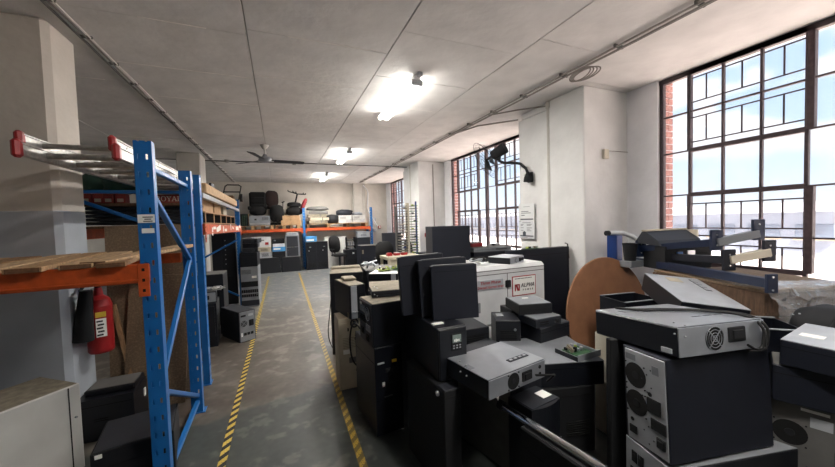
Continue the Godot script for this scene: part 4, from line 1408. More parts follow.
	unit("equipment_case", "black case on the long black cabinet under the blue and white carton", "case", Vector3(-0.03, 0.48, -11.5), Vector3(0, 0, 0), Vector3(0.38, 0.18, 0.3), "black", [["front", "slots", 0, 0, 0.3, 0.06]])
	t = thing("carton", "blue and white carton on a black case under the back rack", "carton", Vector3(-0.03, 0.663, -11.5), Vector3(0, 3, 0))
	part("box", gbox(Vector3(0, 0.07, 0), Vector3(0.4, 0.14, 0.3), 0.004), M["blue_box"], t)
	part("white_lid", gbox(Vector3(0.0, 0.19, 0), Vector3(0.34, 0.1, 0.26), 0.004), M["white"], t)
	part("printed_panel", gbox(Vector3(-0.06, 0.08, 0.151), Vector3(0.2, 0.05, 0.002)), M["paper"], t)
	unit("equipment_case", "dark case lying on the blue and white carton under the back rack", "case", Vector3(-0.03, 0.905, -11.55), Vector3(0, -3, 0), Vector3(0.36, 0.15, 0.28), "black_matte", [["front", "slots", 0, 0, 0.2, 0.06], ["front", "block", -0.1, 0.03, 0.06, 0.04, "grey"]])
	unit("computer", "silver edged grey tower with a dark upper half, right of the blue and white carton", "computer", Vector3(0.38, 0.474, -11.5), Vector3(0, 0, 0), Vector3(0.42, 0.68, 0.3), "grey", [
		["front", "fascia", 0, 0.14, 0.34, 0.34, "charcoal"], ["front", "fascia", 0, -0.18, 0.34, 0.28, "charcoal"], ["front", "label", 0.0, -0.02, 0.12, 0.05, "dust"], ["front", "button", 0.03, -0.14, 0.02]])
	unit("equipment_case", "pale flat case on top of the silver edged tower just below the orange beam", "case", Vector3(0.38, 1.157, -11.5), Vector3(0, 4, 0), Vector3(0.36, 0.09, 0.3), "grey_light", [["front", "slots", 0, 0, 0.2, 0.04]])
	for k in 2:
		unit("server_cabinet", ["tall black cabinet with small controls, just right of the blue middle post", "tall black cabinet beside the white panel under the back rack"][k], "cabinet", Vector3([0.95, 1.29][k], 0, -11.5), Vector3.ZERO, Vector3([0.32, 0.36][k], [0.91, 0.92][k], 0.5), "black_metal", [
			["front", "display", -0.04 + 0.1 * k, 0.28, 0.09, 0.07], ["front", "slots", 0, -0.3, 0.24, 0.16], ["front", "seam", 0, 0.15, 0.3, 0.004], ["front", "button", -0.08 + 0.1 * k, 0.17, 0.016, 0.0, "silver"]])
	t = thing("carton", "bright blue carton on the tall black cabinet beside the middle post", "carton", Vector3(0.95, 0.912, -11.5), Vector3(0, 4, 0))
	part("box", gbox(Vector3(0, 0.09, 0), Vector3(0.36, 0.18, 0.3), 0.004), M["blue_box"], t)
	part("printed_panel", gbox(Vector3(-0.03, 0.06, 0.151), Vector3(0.24, 0.06, 0.002)), M["paper"], t)
	t = thing("door_panel", "large pale panel standing on the floor behind the black office chair", "panel", Vector3(1.72, 0, -11.3), Vector3(-3, 0, 0))
	part("sheet", gbox(Vector3(0, 0.53, 0), Vector3(0.7, 1.04, 0.04), 0.006), M["white_worn"], t)
	part("edge_strip", gbox(Vector3(-0.335, 0.53, 0.022), Vector3(0.02, 1.02, 0.006), 0.002), M["grey_light"], t)
	office_chair("black office chair on the floor in front of the pale panel at the far end", Vector3(1.78, 0, -10.85), Vector3(0, 25, 0), "fabric_black", "", true, 1.0)
	t = thing("bottle_crate", "dark crate of glass jars under the right bay of the back rack", "crate", Vector3(2.29, 0.48, -11.6))
	for k in 3:
		part("shelf", gbox(Vector3(0, 0.02 + 0.2 * k, 0), Vector3(0.3, 0.02, 0.3), 0.003), M["black_matte"], t)
	for s in [-1, 1]:
		part("side", gbox(Vector3(s * 0.145, 0.26, 0), Vector3(0.012, 0.52, 0.3), 0.003), M["black_matte"], t)
	for k in 6:
		g = Geo.new()
		g.lathe(Vector3(-0.09 + 0.09 * (k % 3), 0.032 + 0.2 * floorf(k / 3.0), 0.06), [Vector2(0, 0), Vector2(0.034, 0), Vector2(0.034, 0.1), Vector2(0.02, 0.13), Vector2(0, 0.13)], 12)
		part("jar", g, M["grey_light"], t)
	unit("equipment_case", "black case on the floor below the crate of jars", "case", Vector3(2.29, 0, -11.6), Vector3.ZERO, Vector3(0.36, 0.478, 0.4), "black", [["front", "slots", 0, 0, 0.26, 0.2]])
	unit("computer", "blue grey computer tower with a pale upper part, beside the right blue post", "computer", Vector3(2.72, 0.0, -11.55), Vector3(0, 0, 0), Vector3(0.44, 0.98, 0.4), "charcoal", [["front", "fascia", 0, 0.1, 0.38, 0.5, "charcoal"], ["front", "button", 0.12, 0.1, 0.02], ["front", "seam", 0, -0.1, 0.42, 0.004]])
	unit("monitor_case", "pale grey case on the blue grey tower beside the right blue post", "case", Vector3(2.72, 0.982, -11.55), Vector3(0, 0, 0), Vector3(0.4, 0.2, 0.36), "grey_light", [["front", "seam", 0, 0.06, 0.36, 0.004], ["front", "slots", 0, -0.02, 0.2, 0.06]])
	unit("power_unit", "dark unit on the floor beside the office chair at the far end", "power unit", Vector3(2.16, 0, -10.95), Vector3(0, 0, 0), Vector3(0.42, 0.62, 0.4), "black", [["front", "label", 0.05, 0.2, 0.06, 0.05], ["front", "slots", 0, -0.1, 0.3, 0.2]])
	unit("power_unit", "large dark blue black cube with a beige edge at the far end of the aisle", "power unit", Vector3(2.66, 0, -10.4), Vector3(0, 2, 0), Vector3(0.7, 0.77, 0.6), "navy_black", [["front", "label", -0.3, 0.2, 0.05, 0.12, "dust"], ["front", "label", -0.29, -0.12, 0.04, 0.05, "dust"], ["top", "cover", 0, 0, 0.66, 0.56, "dust_grey"], ["front", "seam", 0.28, 0, 0.004, 0.7]])
	# small fittings on the far part of the window wall
	t = thing("fire_alarm_box", "red call point on the white wall beyond the back rack", "call point", Vector3(3.62, 1.3, -12.46))
	part("box", gbox(Vector3(0, 0, 0), Vector3(0.11, 0.11, 0.06), 0.008), M["red"], t)
	part("pane", gbox(Vector3(0, 0, 0.031), Vector3(0.06, 0.06, 0.004), 0.002), M["paper"], t)
	for k in 2:
		t = thing("switch_box", ["upper grey switch box on the white far wall", "lower grey switch box on the white far wall"][k], "switch box", Vector3(3.42, [1.62, 1.18][k], -12.46))
		part("box", gbox(Vector3(0, 0, 0), Vector3(0.12, 0.12, 0.07), 0.008), M["grey_light"], t)
		part("rocker", gbox(Vector3(0, 0, 0.037), Vector3(0.04, 0.06, 0.01), 0.003), M["white"], t)

# ------------------------------------------------------------------ the heap in the middle: towers, generator, cabinets
func cable(label: String, called: String, pts: Array, r := 0.005, m := "rubber"):
	var base: Vector3 = pts[0]
	var c := Curve3D.new()
	for i in pts.size():
		var t = (pts[mini(i + 1, pts.size() - 1)] - pts[maxi(i - 1, 0)]) * 0.2
		c.add_point(pts[i] - base, -t, t)
	c.bake_interval = 0.02
	var g := Geo.new()
	g.tube(Array(c.get_baked_points()), r, 6)
	tag(part(called, g, M[m], self, base), label, "cable")

func make_middle():
	var t: Node3D
	var g: Geo
	# nearest the tape, from the far end
	t = unit("equipment_cabinet", "tall black cabinet with a dusty beige top, farthest of the stacks beside the worn tape", "cabinet", Vector3(0.731, 0, -4.027), Vector3(0, -9.5, 0), Vector3(0.375, 0.93, 0.49), "black", [
		["top", "cover", 0, 0, 0.37, 0.48, "dust"], ["front", "seam", 0, 0.36, 0.36, 0.004], ["left", "slots", 0, -0.1, 0.3, 0.2], ["front", "slots", 0, -0.2, 0.26, 0.2]])
	part("rear_lip", gbox(Vector3(0, 0.945, -0.16), Vector3(0.35, 0.028, 0.15), 0.006), M["dust"], t)
	cable("thin black cable looping from the farthest black cabinet to the floor", "cable", [Vector3(0.53, 0.62, -3.95), Vector3(0.50, 0.45, -3.9), Vector3(0.47, 0.25, -3.85), Vector3(0.5, 0.1, -3.85), Vector3(0.55, 0.01, -3.85)], 0.006)
	t = unit("computer", "yellowed beige tower case on the floor at the edge of the worn tape", "computer", Vector3(0.574, 0, -3.08), Vector3(0, 0, 0), Vector3(0.25, 0.645, 0.24), "beige", [
		["front", "plate", 0, 0.08, 0.22, 0.4, "beige"], ["front", "block", -0.04, 0.22, 0.012, 0.03], ["front", "label", -0.06, 0.02, 0.06, 0.04], ["front", "slots", -0.02, 0.1, 0.14, 0.1, "dust"],
		["front", "block", 0.04, -0.06, 0.16, 0.05, "dust_grey"], ["front", "bare_fan", 0.05, 0.13, 0.035], ["front", "bare_fan", 0.075, -0.21, 0.028], ["front", "block", 0.03, -0.16, 0.02, 0.02]])
	unit("computer", "black tower with a silver strip down its front, standing on the beige case", "computer", Vector3(0.587, 0.646, -3.11), Vector3(0, 9.2, 0), Vector3(0.15, 0.3, 0.42), "black", [
		["front", "plate", -0.035, 0, 0.055, 0.29, "grey_light"], ["front", "handle", -0.035, -0.08, 0.035, 0.0, "silver"], ["top", "cover", 0, 0, 0.145, 0.41, "dust"], ["front", "slots", 0.035, -0.02, 0.05, 0.2], ["left", "label", 0.16, -0.12, 0.02, 0.05, "dust"]])
	g = gbox(Vector3(0.60, 0.965, -3.2), Vector3(0.12, 0.026, 0.16), 0.006)
	tag(part("flat_box", g, M["dust"]), "small flat beige box lying on the black tower with the silver strip", "box")
	t = unit("power_unit", "tall black tower unit with a red and white tag, standing on castors in the aisle", "power unit", Vector3(0.646, 0.02, -2.394), Vector3(0, 5.1, 0), Vector3(0.206, 0.618, 0.441), "black_metal", [
		["front", "label", -0.06, 0.2, 0.05, 0.012, "grey_light"], ["front", "label", 0.04, 0.2, 0.035, 0.02, "yellow"], ["front", "label", -0.045, 0.05, 0.018, 0.03], ["front", "label", -0.045, 0.04, 0.018, 0.012, "red"], ["front", "block", 0.03, 0.08, 0.08, 0.05],
		["front", "label", -0.01, -0.04, 0.06, 0.006, "grey"], ["front", "seam", 0, -0.06, 0.2, 0.004], ["front", "outlets", 0.02, 0.14, 0.1, 0.03], ["left", "seam", 0, 0.2, 0.42, 0.003]])
	for i in [-1, 1]:
		for j in [-1, 1]:
			g = Geo.new()
			g.cyl(Vector3(i * 0.07 - 0.008, 0.0, j * 0.18), Vector3(i * 0.07 + 0.008, 0.0, j * 0.18), 0.02)
			part("castor", g, M["dust_grey"], t)
	t = unit("power_unit", "black power unit with sockets and vents over its end, on the castor tower", "power unit", Vector3(0.771, 0.638, -2.329), Vector3(0, 5.1, 0), Vector3(0.45, 0.302, 0.277), "black", [
		["left", "plate", 0, 0, 0.26, 0.29, "charcoal"], ["left", "outlets", -0.05, 0.09, 0.12, 0.05, "grey"], ["left", "outlets", -0.05, 0.02, 0.12, 0.05], ["left", "outlets", 0.06, -0.03, 0.1, 0.05, "grey"], ["left", "fan", 0.06, 0.07, 0.045], ["left", "socket", -0.06, -0.07, 0.06, 0.05],
		["left", "socket", 0.05, -0.1, 0.05, 0.05], ["left", "label", -0.09, 0.12, 0.04, 0.02], ["left", "screws", 0.23, 0.26], ["top", "cover", 0, 0, 0.44, 0.27, "dust"]])
	cable("black power cord hanging down from the vented unit on the castor tower", "cable", [Vector3(0.52, 0.72, -2.38), Vector3(0.5, 0.74, -2.46), Vector3(0.5, 0.66, -2.62), Vector3(0.5, 0.5, -2.7), Vector3(0.52, 0.36, -2.68), Vector3(0.6, 0.28, -2.7)], 0.007)
	g = Geo.new()
	g.ring(Vector3(0.0, 0, 0), Vector3(0.3, 0.1, 1), 0.035, 0.008, 18, 6)
	g.box(Vector3(0.0, 0.01, 0.0), Vector3(0.02, 0.012, 0.08), 0.003)
	tag(part("coiled_cable", g, M["rubber"], self, Vector3(0.59, 0.6, -2.94)), "black coil of cord with a plug against the beige tower", "cable")
	unit("equipment_case", "flat dark case with a beige dusty top, lying on the vented unit", "case", Vector3(0.745, 0.945, -2.415), Vector3(0, -9, 0), Vector3(0.25, 0.045, 0.17), "charcoal", [["top", "cover", 0, 0, 0.245, 0.165, "dust"], ["front", "seam", 0, 0, 0.24, 0.003]])
	for k in 2:
		unit("equipment_case", ["lower of two thin cases with dusty tops behind the vented unit", "upper of two thin cases with dusty tops behind the vented unit"][k], "case", Vector3(0.90 + 0.01 * k, 0.858 + 0.033 * k, -2.94 - 0.02 * k), Vector3(0, -17 + 3 * k, 0), Vector3(0.33, 0.03, 0.26), "charcoal", [["top", "cover", 0, 0, 0.325, 0.255, "dust"], ["front", "seam", 0, 0, 0.3, 0.003]])
	unit("power_unit", "black unit on the floor under the two thin cases with dusty tops", "power unit", Vector3(0.92, 0, -2.94), Vector3(0, -17, 0), Vector3(0.3, 0.857, 0.26), "black", [["front", "slots", 0, 0.2, 0.2, 0.2]])
	unit("computer", "black desktop case with a silver end under a white board covered with circuit boards", "computer", Vector3(1.06, 0.856, -3.42), Vector3(0, -31, 0), Vector3(0.31, 0.108, 0.355), "black", [["front", "plate", 0.11, 0, 0.05, 0.1, "grey_light"], ["front", "seam", -0.05, 0, 0.18, 0.003], ["top", "cover", 0, 0, 0.305, 0.35, "white"]])
	unit("power_unit", "black unit on the floor under the black desktop case with the silver end", "power unit", Vector3(1.06, 0, -3.42), Vector3(0, -31, 0), Vector3(0.29, 0.855, 0.33), "black", [["front", "slots", 0, 0.2, 0.2, 0.2]])
	for k in 5:
		t = thing("circuit_board", ["green circuit board with lime parts at the left of the white board", "lime yellow circuit board on the white board, in the middle", "green circuit board leaning at the right of the white board", "grey green circuit board at the back of the white board", "small yellow board at the front of the white board"][k], "circuit board", Vector3(1.02 + 0.06 * (k % 4), 0.974 + 0.002 * k, -3.42 - 0.05 * (k % 2)), Vector3(rng.randf_range(-8, 12), rng.randf_range(-30, 30), rng.randf_range(-6, 6)))
		part("board", gbox(Vector3(0, 0.006, 0), Vector3(0.12, 0.004, 0.1), 0.001), M[["pcb", "pcb_lime", "pcb", "pcb", "pcb_lime"][k]], t)
		for q in 6:
			part("component", gbox(Vector3(rng.randf_range(-0.045, 0.045), 0.018, rng.randf_range(-0.035, 0.035)), Vector3(rng.randf_range(0.012, 0.03), rng.randf_range(0.015, 0.035), 0.02), 0.002), M[["pcb_lime", "dust", "white", "black_matte", "silver", "pcb_lime"][q]], t)
	g = Geo.new()
	for k in 9:
		g.beam(Vector3(rng.randf_range(-0.14, 0.14), rng.randf_range(0.01, 0.09), rng.randf_range(-0.1, 0.1)), Vector3(rng.randf_range(-0.14, 0.14), rng.randf_range(0.01, 0.09), rng.randf_range(-0.1, 0.1)), 0.02, 0.014, 0.002)
	tag(part("scrap_heap", g, M["zinc"], self, Vector3(1.03, 0.935, -3.95)), "heap of grey metal brackets behind the white board", "scrap")
	unit("equipment_cabinet", "black cabinet under the heap of grey metal brackets", "cabinet", Vector3(1.12, 0, -4.0), Vector3(0, -6, 0), Vector3(0.36, 0.93, 0.45), "black", [["top", "cover", 0, 0, 0.35, 0.44, "dust_grey"], ["front", "slots", 0, 0.2, 0.2, 0.2]])

	# tall black slabs on the tower with a display
	t = unit("battery_cabinet", "narrow black battery tower standing on the floor at the corner of the aisle", "cabinet", Vector3(0.801, 0, -1.766), Vector3(0, 4.1, 0), Vector3(0.103, 0.59, 0.464), "black_matte", [
		["top", "plate", 0, -0.19, 0.09, 0.08, "charcoal"], ["left", "seam", 0, 0.24, 0.44, 0.003], ["front", "seam", 0, 0.26, 0.1, 0.003], ["left", "screws", 0.42, 0.5]])
	g = Geo.new()
	g.cyl(Vector3(-0.052, 0.56, 0.17), Vector3(-0.062, 0.56, 0.17), 0.014)
	part("bolt", g, M["silver"], t)
	t = unit("power_unit", "black power unit with a small grey display, standing on the narrow battery tower", "power unit", Vector3(0.882, 0.593, -1.848), Vector3(0, 0, 0), Vector3(0.184, 0.3, 0.409), "black", [
		["front", "fascia", 0, 0, 0.176, 0.29, "black"], ["front", "seam", 0, 0.1, 0.17, 0.003], ["top", "label", -0.05, -0.12, 0.07, 0.03]])
	g = gbox(Vector3(0.02, 0.215, 0.221), Vector3(0.07, 0.1, 0.006), 0.002)
	var bz := part("display_bezel", g, M["black_matte"], t)
	part("display", gbox(Vector3(0.02, 0.235, 0.225), Vector3(0.055, 0.045, 0.003), 0.001), M["display"], bz)
	for k in 4:
		part("display_segment", gbox(Vector3(0.005 + 0.009 * k, 0.226, 0.227), Vector3(0.006, 0.012 if k != 1 else 0.018, 0.001)), M["paper"], bz)
	for k in 6:
		part("button", gbox(Vector3(0.0 + 0.02 * (k % 3), 0.196 - 0.014 * floorf(k / 3.0), 0.225), Vector3(0.011, 0.007, 0.004), 0.001), M["grey"], t)
	for k in 3:
		t = unit("case_panel", ["front one of three tall black panels standing on the unit with the display", "middle one of three tall black panels standing on the unit with the display", "rear one of three tall black panels, its left edge showing most"][k], "panel", [Vector3(0.98, 0.894, -1.775), Vector3(0.955, 0.9, -1.865), Vector3(0.86, 0.9, -1.97)][k], Vector3([-2, -3, -3][k], [-16, -14, -10][k], [1.0, 2.0, 3.0][k]), [Vector3(0.284, 0.33, 0.055), Vector3(0.31, 0.355, 0.06), Vector3(0.3, 0.375, 0.06)][k], "navy_black", [
			["front", "seam", 0, 0.13, 0.25, 0.003], ["top", "cover", 0, 0, 0.26, 0.05, "black"]], "", 0.003)
	unit("power_unit", "black unit standing behind the display unit and under the rear black panel", "power unit", Vector3(0.95, 0, -2.16), Vector3(0, 0, 0), Vector3(0.3, 0.88, 0.26), "black", [["front", "slots", 0, 0.2, 0.2, 0.2], ["left", "seam", 0, 0.2, 0.24, 0.003]])
	unit("power_unit", "black unit right of the display tower, against the white generator", "power unit", Vector3(1.27, 0, -2.2), Vector3(0, -4, 0), Vector3(0.3, 0.7, 0.3), "black", [["front", "slots", 0, 0.2, 0.2, 0.2], ["front", "seam", 0, 0.3, 0.28, 0.003]])

	# the generator
	var gx := Vector3(1.9, 0, -2.68)
	t = thing("generator", "white diesel generator housing with a red lettered plate and a red bordered sign", "generator", gx)
	part("housing", gbox(Vector3(0, 0.8, 0), Vector3(0.92, 0.545, 0.46), 0.03), M["white"], t)
	part("lower_housing", gbox(Vector3(0, 0.475, -0.01), Vector3(0.92, 0.1, 0.44), 0.008), M["white"], t)
	for s in [-0.43, 0.0, 0.43]:
		part("leg", gbox(Vector3(s, 0.215, 0.18), Vector3(0.05, 0.43, 0.05), 0.004), M["white"], t)
		part("leg", gbox(Vector3(s, 0.215, -0.18), Vector3(0.05, 0.43, 0.05), 0.004), M["white"], t)
	part("base_rail", gbox(Vector3(0, 0.03, 0.2), Vector3(1.0, 0.06, 0.06), 0.004), M["blue_dark"], t)
	part("base_rail", gbox(Vector3(0, 0.03, -0.2), Vector3(1.0, 0.06, 0.06), 0.004), M["blue_dark"], t)
	g = Geo.new()
	for y in [1.035, 1.0]:
		g.box(Vector3(0, y, 0.231), Vector3(0.86, 0.006, 0.004))
	g.box(Vector3(0.0, 0.78, 0.231), Vector3(0.005, 0.44, 0.004))
	part("door_gap", g, M["dust_grey"], t)
	var pl := part("lettered_plate", gbox(Vector3(-0.185, 0.912, 0.234), Vector3(0.27, 0.09, 0.006), 0.002), M["grey_light"], t)
	lettering("Three Phase", 0.037, M["ink_red"], pl, Transform3D(Basis(), Vector3(-0.185, 0.932, 0.2375)))
	lettering("Diesel Generator", 0.034, M["ink_red"], pl, Transform3D(Basis(), Vector3(-0.185, 0.892, 0.2375)))
	part("latch", gbox(Vector3(0.0, 0.905, 0.242), Vector3(0.055, 0.065, 0.025), 0.006), M["black_matte"], t)
	part("catch", gbox(Vector3(-0.33, 0.72, 0.238), Vector3(0.06, 0.09, 0.015), 0.004), M["grey"], t)
	var sg := part("sign", gbox(Vector3(0.187, 0.87, 0.234), Vector3(0.275, 0.185, 0.004), 0.001), M["ink_red"], t)
	part("sign_face", gbox(Vector3(0.187, 0.87, 0.2355), Vector3(0.258, 0.168, 0.004), 0.001), M["paper"], sg)
	var italic := Basis(Vector3(1, 0, 0), Vector3(0.2, 1, 0), Vector3(0, 0, 1))
	lettering("ALPHA", 0.05, M["ink"], sg, Transform3D(italic, Vector3(0.228, 0.872, 0.238)))
	lettering("P  O  W  E  R", 0.022, M["ink"], sg, Transform3D(Basis(), Vector3(0.228, 0.83, 0.238)))
	g = Geo.new()
	for k in 12:
		g.box(Vector3(0.085 + 0.0165 * k, 0.938, 0.238), Vector3(0.012, 0.007, 0.001))
	part("small_print", g, M["ink"], sg)
	g = Geo.new()
	g.xf = Transform3D(Basis(), Vector3(0.105, 0.852, 0.2375))
	g.box(Vector3(-0.022, 0.004, 0), Vector3(0.014, 0.062, 0.002))
	g.box(Vector3(0.022, 0.004, 0), Vector3(0.014, 0.062, 0.002))
	g.prism(PackedVector2Array([Vector2(-0.02, 0.035), Vector2(0.0, 0.035), Vector2(0.02, -0.027), Vector2(0.0, -0.027)]), -0.001, 0.001)
	g.box(Vector3(0.0, 0.03, 0), Vector3(0.05, 0.012, 0.002))
	part("emblem", g, M["ink_red"], sg)
	t = unit("electronics_case", "small silver case with a dark end lying on top of the white generator", "case", Vector3(2.02, 1.075, -2.62), Vector3(0, -66, 0), Vector3(0.229, 0.057, 0.284), "black", [
		["top", "cover", 0, 0, 0.225, 0.28, "grey_light"], ["right", "plate", 0, 0, 0.27, 0.052, "zinc"], ["right", "socket", 0.05, 0, 0.04, 0.035], ["right", "fan", -0.03, 0, 0.022], ["right", "outlets", 0.1, 0, 0.05, 0.03]])
	for k in 4:
		var pts = []
		for i in 9:
			var a = i * 1.3 + k
			pts.append(Vector3(1.62 + 0.035 * k + 0.07 * cos(a), 1.083 + 0.012 * (i % 3) + 0.008 * k, -2.62 + 0.06 * sin(a)))
		cable(["white cable heaped on the left end of the generator", "second white cable in the heap on the generator", "grey cable in the heap on the generator", "black cable on top of the heap on the generator"][k], "cable", pts, 0.009, ["white", "white_worn", "grey", "rubber"][k])
	g = Geo.new()
	g.cyl(Vector3(0, 0, 0), Vector3(0, 0.1, 0), 0.05)
	g.lathe(Vector3(0, 0.1, 0), [Vector2(0.05, 0), Vector2(0.05, 0.02), Vector2(0.02, 0.03), Vector2(0.0, 0.03)])
	tag(part("canister", g, M["blue_dark"], self, Vector3(1.62, 0.06, -2.5)), "blue canister on the base under the generator", "canister")

	# dark cabinets behind it
	t = unit("equipment_cabinet", "wide thin black cabinet standing behind the generator against the pier", "cabinet", Vector3(2.76, 0, -2.985), Vector3(0, 0, 0.0), Vector3(0.86, 1.14, 0.1), "navy_black", [
		["front", "seam", 0, 0.5, 0.84, 0.004], ["front", "screws", 0.8, 1.08], ["front", "seam", 0.4, 0, 0.004, 1.1]])
	g = Geo.new()
	g.tube([Vector3(0.41, 1.0, 0.06), Vector3(0.425, 1.17, 0.03), Vector3(0.415, 1.18, 0.0)], 0.008, 6)
	part("hook", g, M["black_matte"], t)
	t = thing("circuit_board", "green circuit board lying on top of the wide thin black cabinet", "circuit board", Vector3(2.66, 1.141, -2.985), Vector3(0, 8, 0))
	part("board", gbox(Vector3(0, 0.005, 0), Vector3(0.2, 0.005, 0.09), 0.001), M["pcb"], t)
	for q in 5:
		part("component", gbox(Vector3(-0.08 + 0.04 * q, 0.018, 0.01), Vector3(0.02, 0.02, 0.03), 0.002), M[["pcb_lime", "black_matte", "white", "dust", "silver"][q]], t)
	t = unit("equipment_cabinet", "tall dark blue grey cabinet rising behind the black panels", "cabinet", Vector3(2.281, 0, -4.315), Vector3(0, -10.6, 0), Vector3(0.56, 1.41, 0.4), "navy_black", [
		["front", "seam", 0, 0.66, 0.54, 0.004], ["front", "slots", 0, -0.3, 0.4, 0.2]])
	# bench of scrap by the middle window
	t = thing("workbench", "dark workbench under the middle window, behind the generator", "workbench", Vector3(2.98, 0, -4.35))
	part("top", gbox(Vector3(0, 0.92, 0), Vector3(0.8, 0.05, 0.5), 0.005), M["black_matte"], t)
	part("apron", gbox(Vector3(0, 0.83, 0.22), Vector3(0.76, 0.13, 0.03), 0.004), M["navy_black"], t)
	for i in [-1, 1]:
		for j in [-1, 1]:
			part("leg", gbox(Vector3(i * 0.37, 0.45, j * 0.22), Vector3(0.05, 0.9, 0.05), 0.004), M["black_matte"], t)
	for k in 2:
		unit("electronics_case", ["long dark case on the workbench under the middle window", "grey littered case on top of the long dark one under the middle window"][k], "case", Vector3(2.98, 0.946 + 0.062 * k, -4.3), Vector3(0, [2, -3][k], 0), Vector3([0.76, 0.66][k], 0.06, [0.36, 0.28][k]), ["navy_black", "grey"][k], [["front", "seam", 0, 0, 0.6, 0.003], ["front", "slots", 0.15, 0, 0.2, 0.03], ["top", "cover", 0, 0, 0.6, 0.26, "dust_grey"]])
	t = thing("circuit_board", "grey circuit board propped on the littered case under the middle window", "circuit board", Vector3(3.12, 1.075, -4.3), Vector3(14, 20, 0))
	part("board", gbox(Vector3(0, 0.01, 0), Vector3(0.22, 0.005, 0.14), 0.001), M["dust_grey"], t)
	for q in 4:
		part("component", gbox(Vector3(-0.07 + 0.045 * q, 0.025, 0.0), Vector3(0.03, 0.025, 0.04), 0.002), M[["black_matte", "grey", "white", "silver"][q]], t)
	t = thing("red_tray", "red tray on the bench of scrap, seen against the middle window", "tray", Vector3(2.78, 1.07, -4.4), Vector3(0, 12, 0))
	part("tray", gbox(Vector3(0, 0.03, 0), Vector3(0.22, 0.05, 0.18), 0.006), M["red"], t)
	part("rim", gbox(Vector3(0, 0.058, 0), Vector3(0.24, 0.008, 0.2), 0.002), M["red"], t)
	part("grey_contents", gbox(Vector3(0, 0.068, 0), Vector3(0.18, 0.015, 0.14), 0.003), M["grey_light"], t)

	# towards the far windows
	t = thing("side_table", "beige steel table with red boxes on it, in front of the rack of circuit boards", "table", Vector3(1.86, 0.04, -5.2))
	part("top", gbox(Vector3(0, 0.87, 0), Vector3(0.6, 0.05, 0.45), 0.006), M["beige"], t)
	part("apron", gbox(Vector3(0, 0.8, 0.2), Vector3(0.58, 0.1, 0.02), 0.003), M["beige"], t)
	for i in [-1, 1]:
		for j in [-1, 1]:
			part("leg", gbox(Vector3(i * 0.27, 0.42, j * 0.2), Vector3(0.04, 0.85, 0.04), 0.004), M["beige"], t)
	for k in 3:
		t = thing("red_box", ["red box at the left end of the beige table", "white topped red box in the middle of the beige table", "low red box at the right of the beige table"][k], "box", Vector3(1.66 + 0.13 * k, 0.936, -5.2), Vector3(0, 10 * k, 0))
		part("box", gbox(Vector3(0, 0.02, 0), Vector3(0.09, 0.04, 0.08), 0.004), M["red"], t)
		part("lid", gbox(Vector3(0, 0.045, 0), Vector3(0.07, 0.012, 0.07), 0.002), M[["red", "white", "dust"][k]], t)
	for k in 2:
		office_chair(["dark office chair beyond the beige table, nearer the aisle", "dark office chair beyond the beige table, close to the circuit board rack"][k], Vector3(2.3 + 0.76 * k, 0, -7.35 + 0.1 * k), Vector3(0, 150 - 60 * k, 0), "fabric_black", "", true, 0.98)
	unit("monitor_case", "dark grey flat screen standing behind the office chairs near the far window", "monitor", Vector3(2.62, 0.72, -7.95), Vector3(0, -6, 0), Vector3(0.5, 0.5, 0.08), "charcoal", [["front", "fascia", 0, 0, 0.48, 0.48, "charcoal"], ["front", "seam", 0, -0.2, 0.46, 0.003]])
	unit("power_unit", "black unit under the dark grey flat screen by the far pier", "power unit", Vector3(2.62, 0, -7.95), Vector3(0, -6, 0), Vector3(0.5, 0.718, 0.4), "black", [["front", "slots", 0, 0.2, 0.2, 0.2]])
	t = thing("board_rack", "upright rack of stacked circuit boards with a cream post, standing before the far pier", "rack", Vector3(2.38, 0, -6.2))
	part("post", gbox(Vector3(0.0, 0.93, 0.02), Vector3(0.06, 1.86, 0.06), 0.004), M["cream"], t)
	part("post", gbox(Vector3(-0.22, 0.9, -0.06), Vector3(0.03, 1.8, 0.03), 0.003), M["dust_grey"], t)
	part("post", gbox(Vector3(0.22, 0.95, -0.06), Vector3(0.03, 1.9, 0.03), 0.003), M["blue_dark"], t)
	part("foot", gbox(Vector3(0, 0.02, 0), Vector3(0.6, 0.04, 0.4), 0.004), M["charcoal"], t)
	for s in 2:
		for k in 26:
			var b := part("circuit_board", gbox(Vector3([-0.115, 0.115][s], 0.5 + 0.052 * k, 0.03), Vector3([0.15, 0.14][s], 0.012, 0.2), 0.002), M[[["dust", "dust_grey"], ["dust_grey", "pcb"]][s][k % 2]], t)
			if k % 3 == s:
				part("component", gbox(Vector3([-0.115, 0.115][s] + rng.randf_range(-0.05, 0.05), 0.515 + 0.052 * k, 0.1), Vector3(0.04, 0.026, 0.04), 0.002), M[["charcoal", "cream", "blue_dark", "pcb_lime"][rng.randi() % 4]], b)
	t = thing("fire_alarm_box", "red call point on the white pier beyond the circuit board rack", "call point", Vector3(3.42, 1.14, -7.52))
	part("box", gbox(Vector3(0, 0, 0), Vector3(0.14, 0.1, 0.05), 0.008), M["red"], t)
	part("pane", gbox(Vector3(0, 0, 0.026), Vector3(0.06, 0.06, 0.004), 0.002), M["paper"], t)
	t = thing("low_cabinet", "low dark cabinet with green boards on it under the far pier", "cabinet", Vector3(2.9, 0, -6.2))
	part("casing", gbox(Vector3(0, 0.42, 0), Vector3(0.5, 0.84, 0.5), 0.006), M["navy_black"], t)
	part("door", gbox(Vector3(0, 0.42, 0.252), Vector3(0.46, 0.78, 0.012), 0.004), M["black"], t)
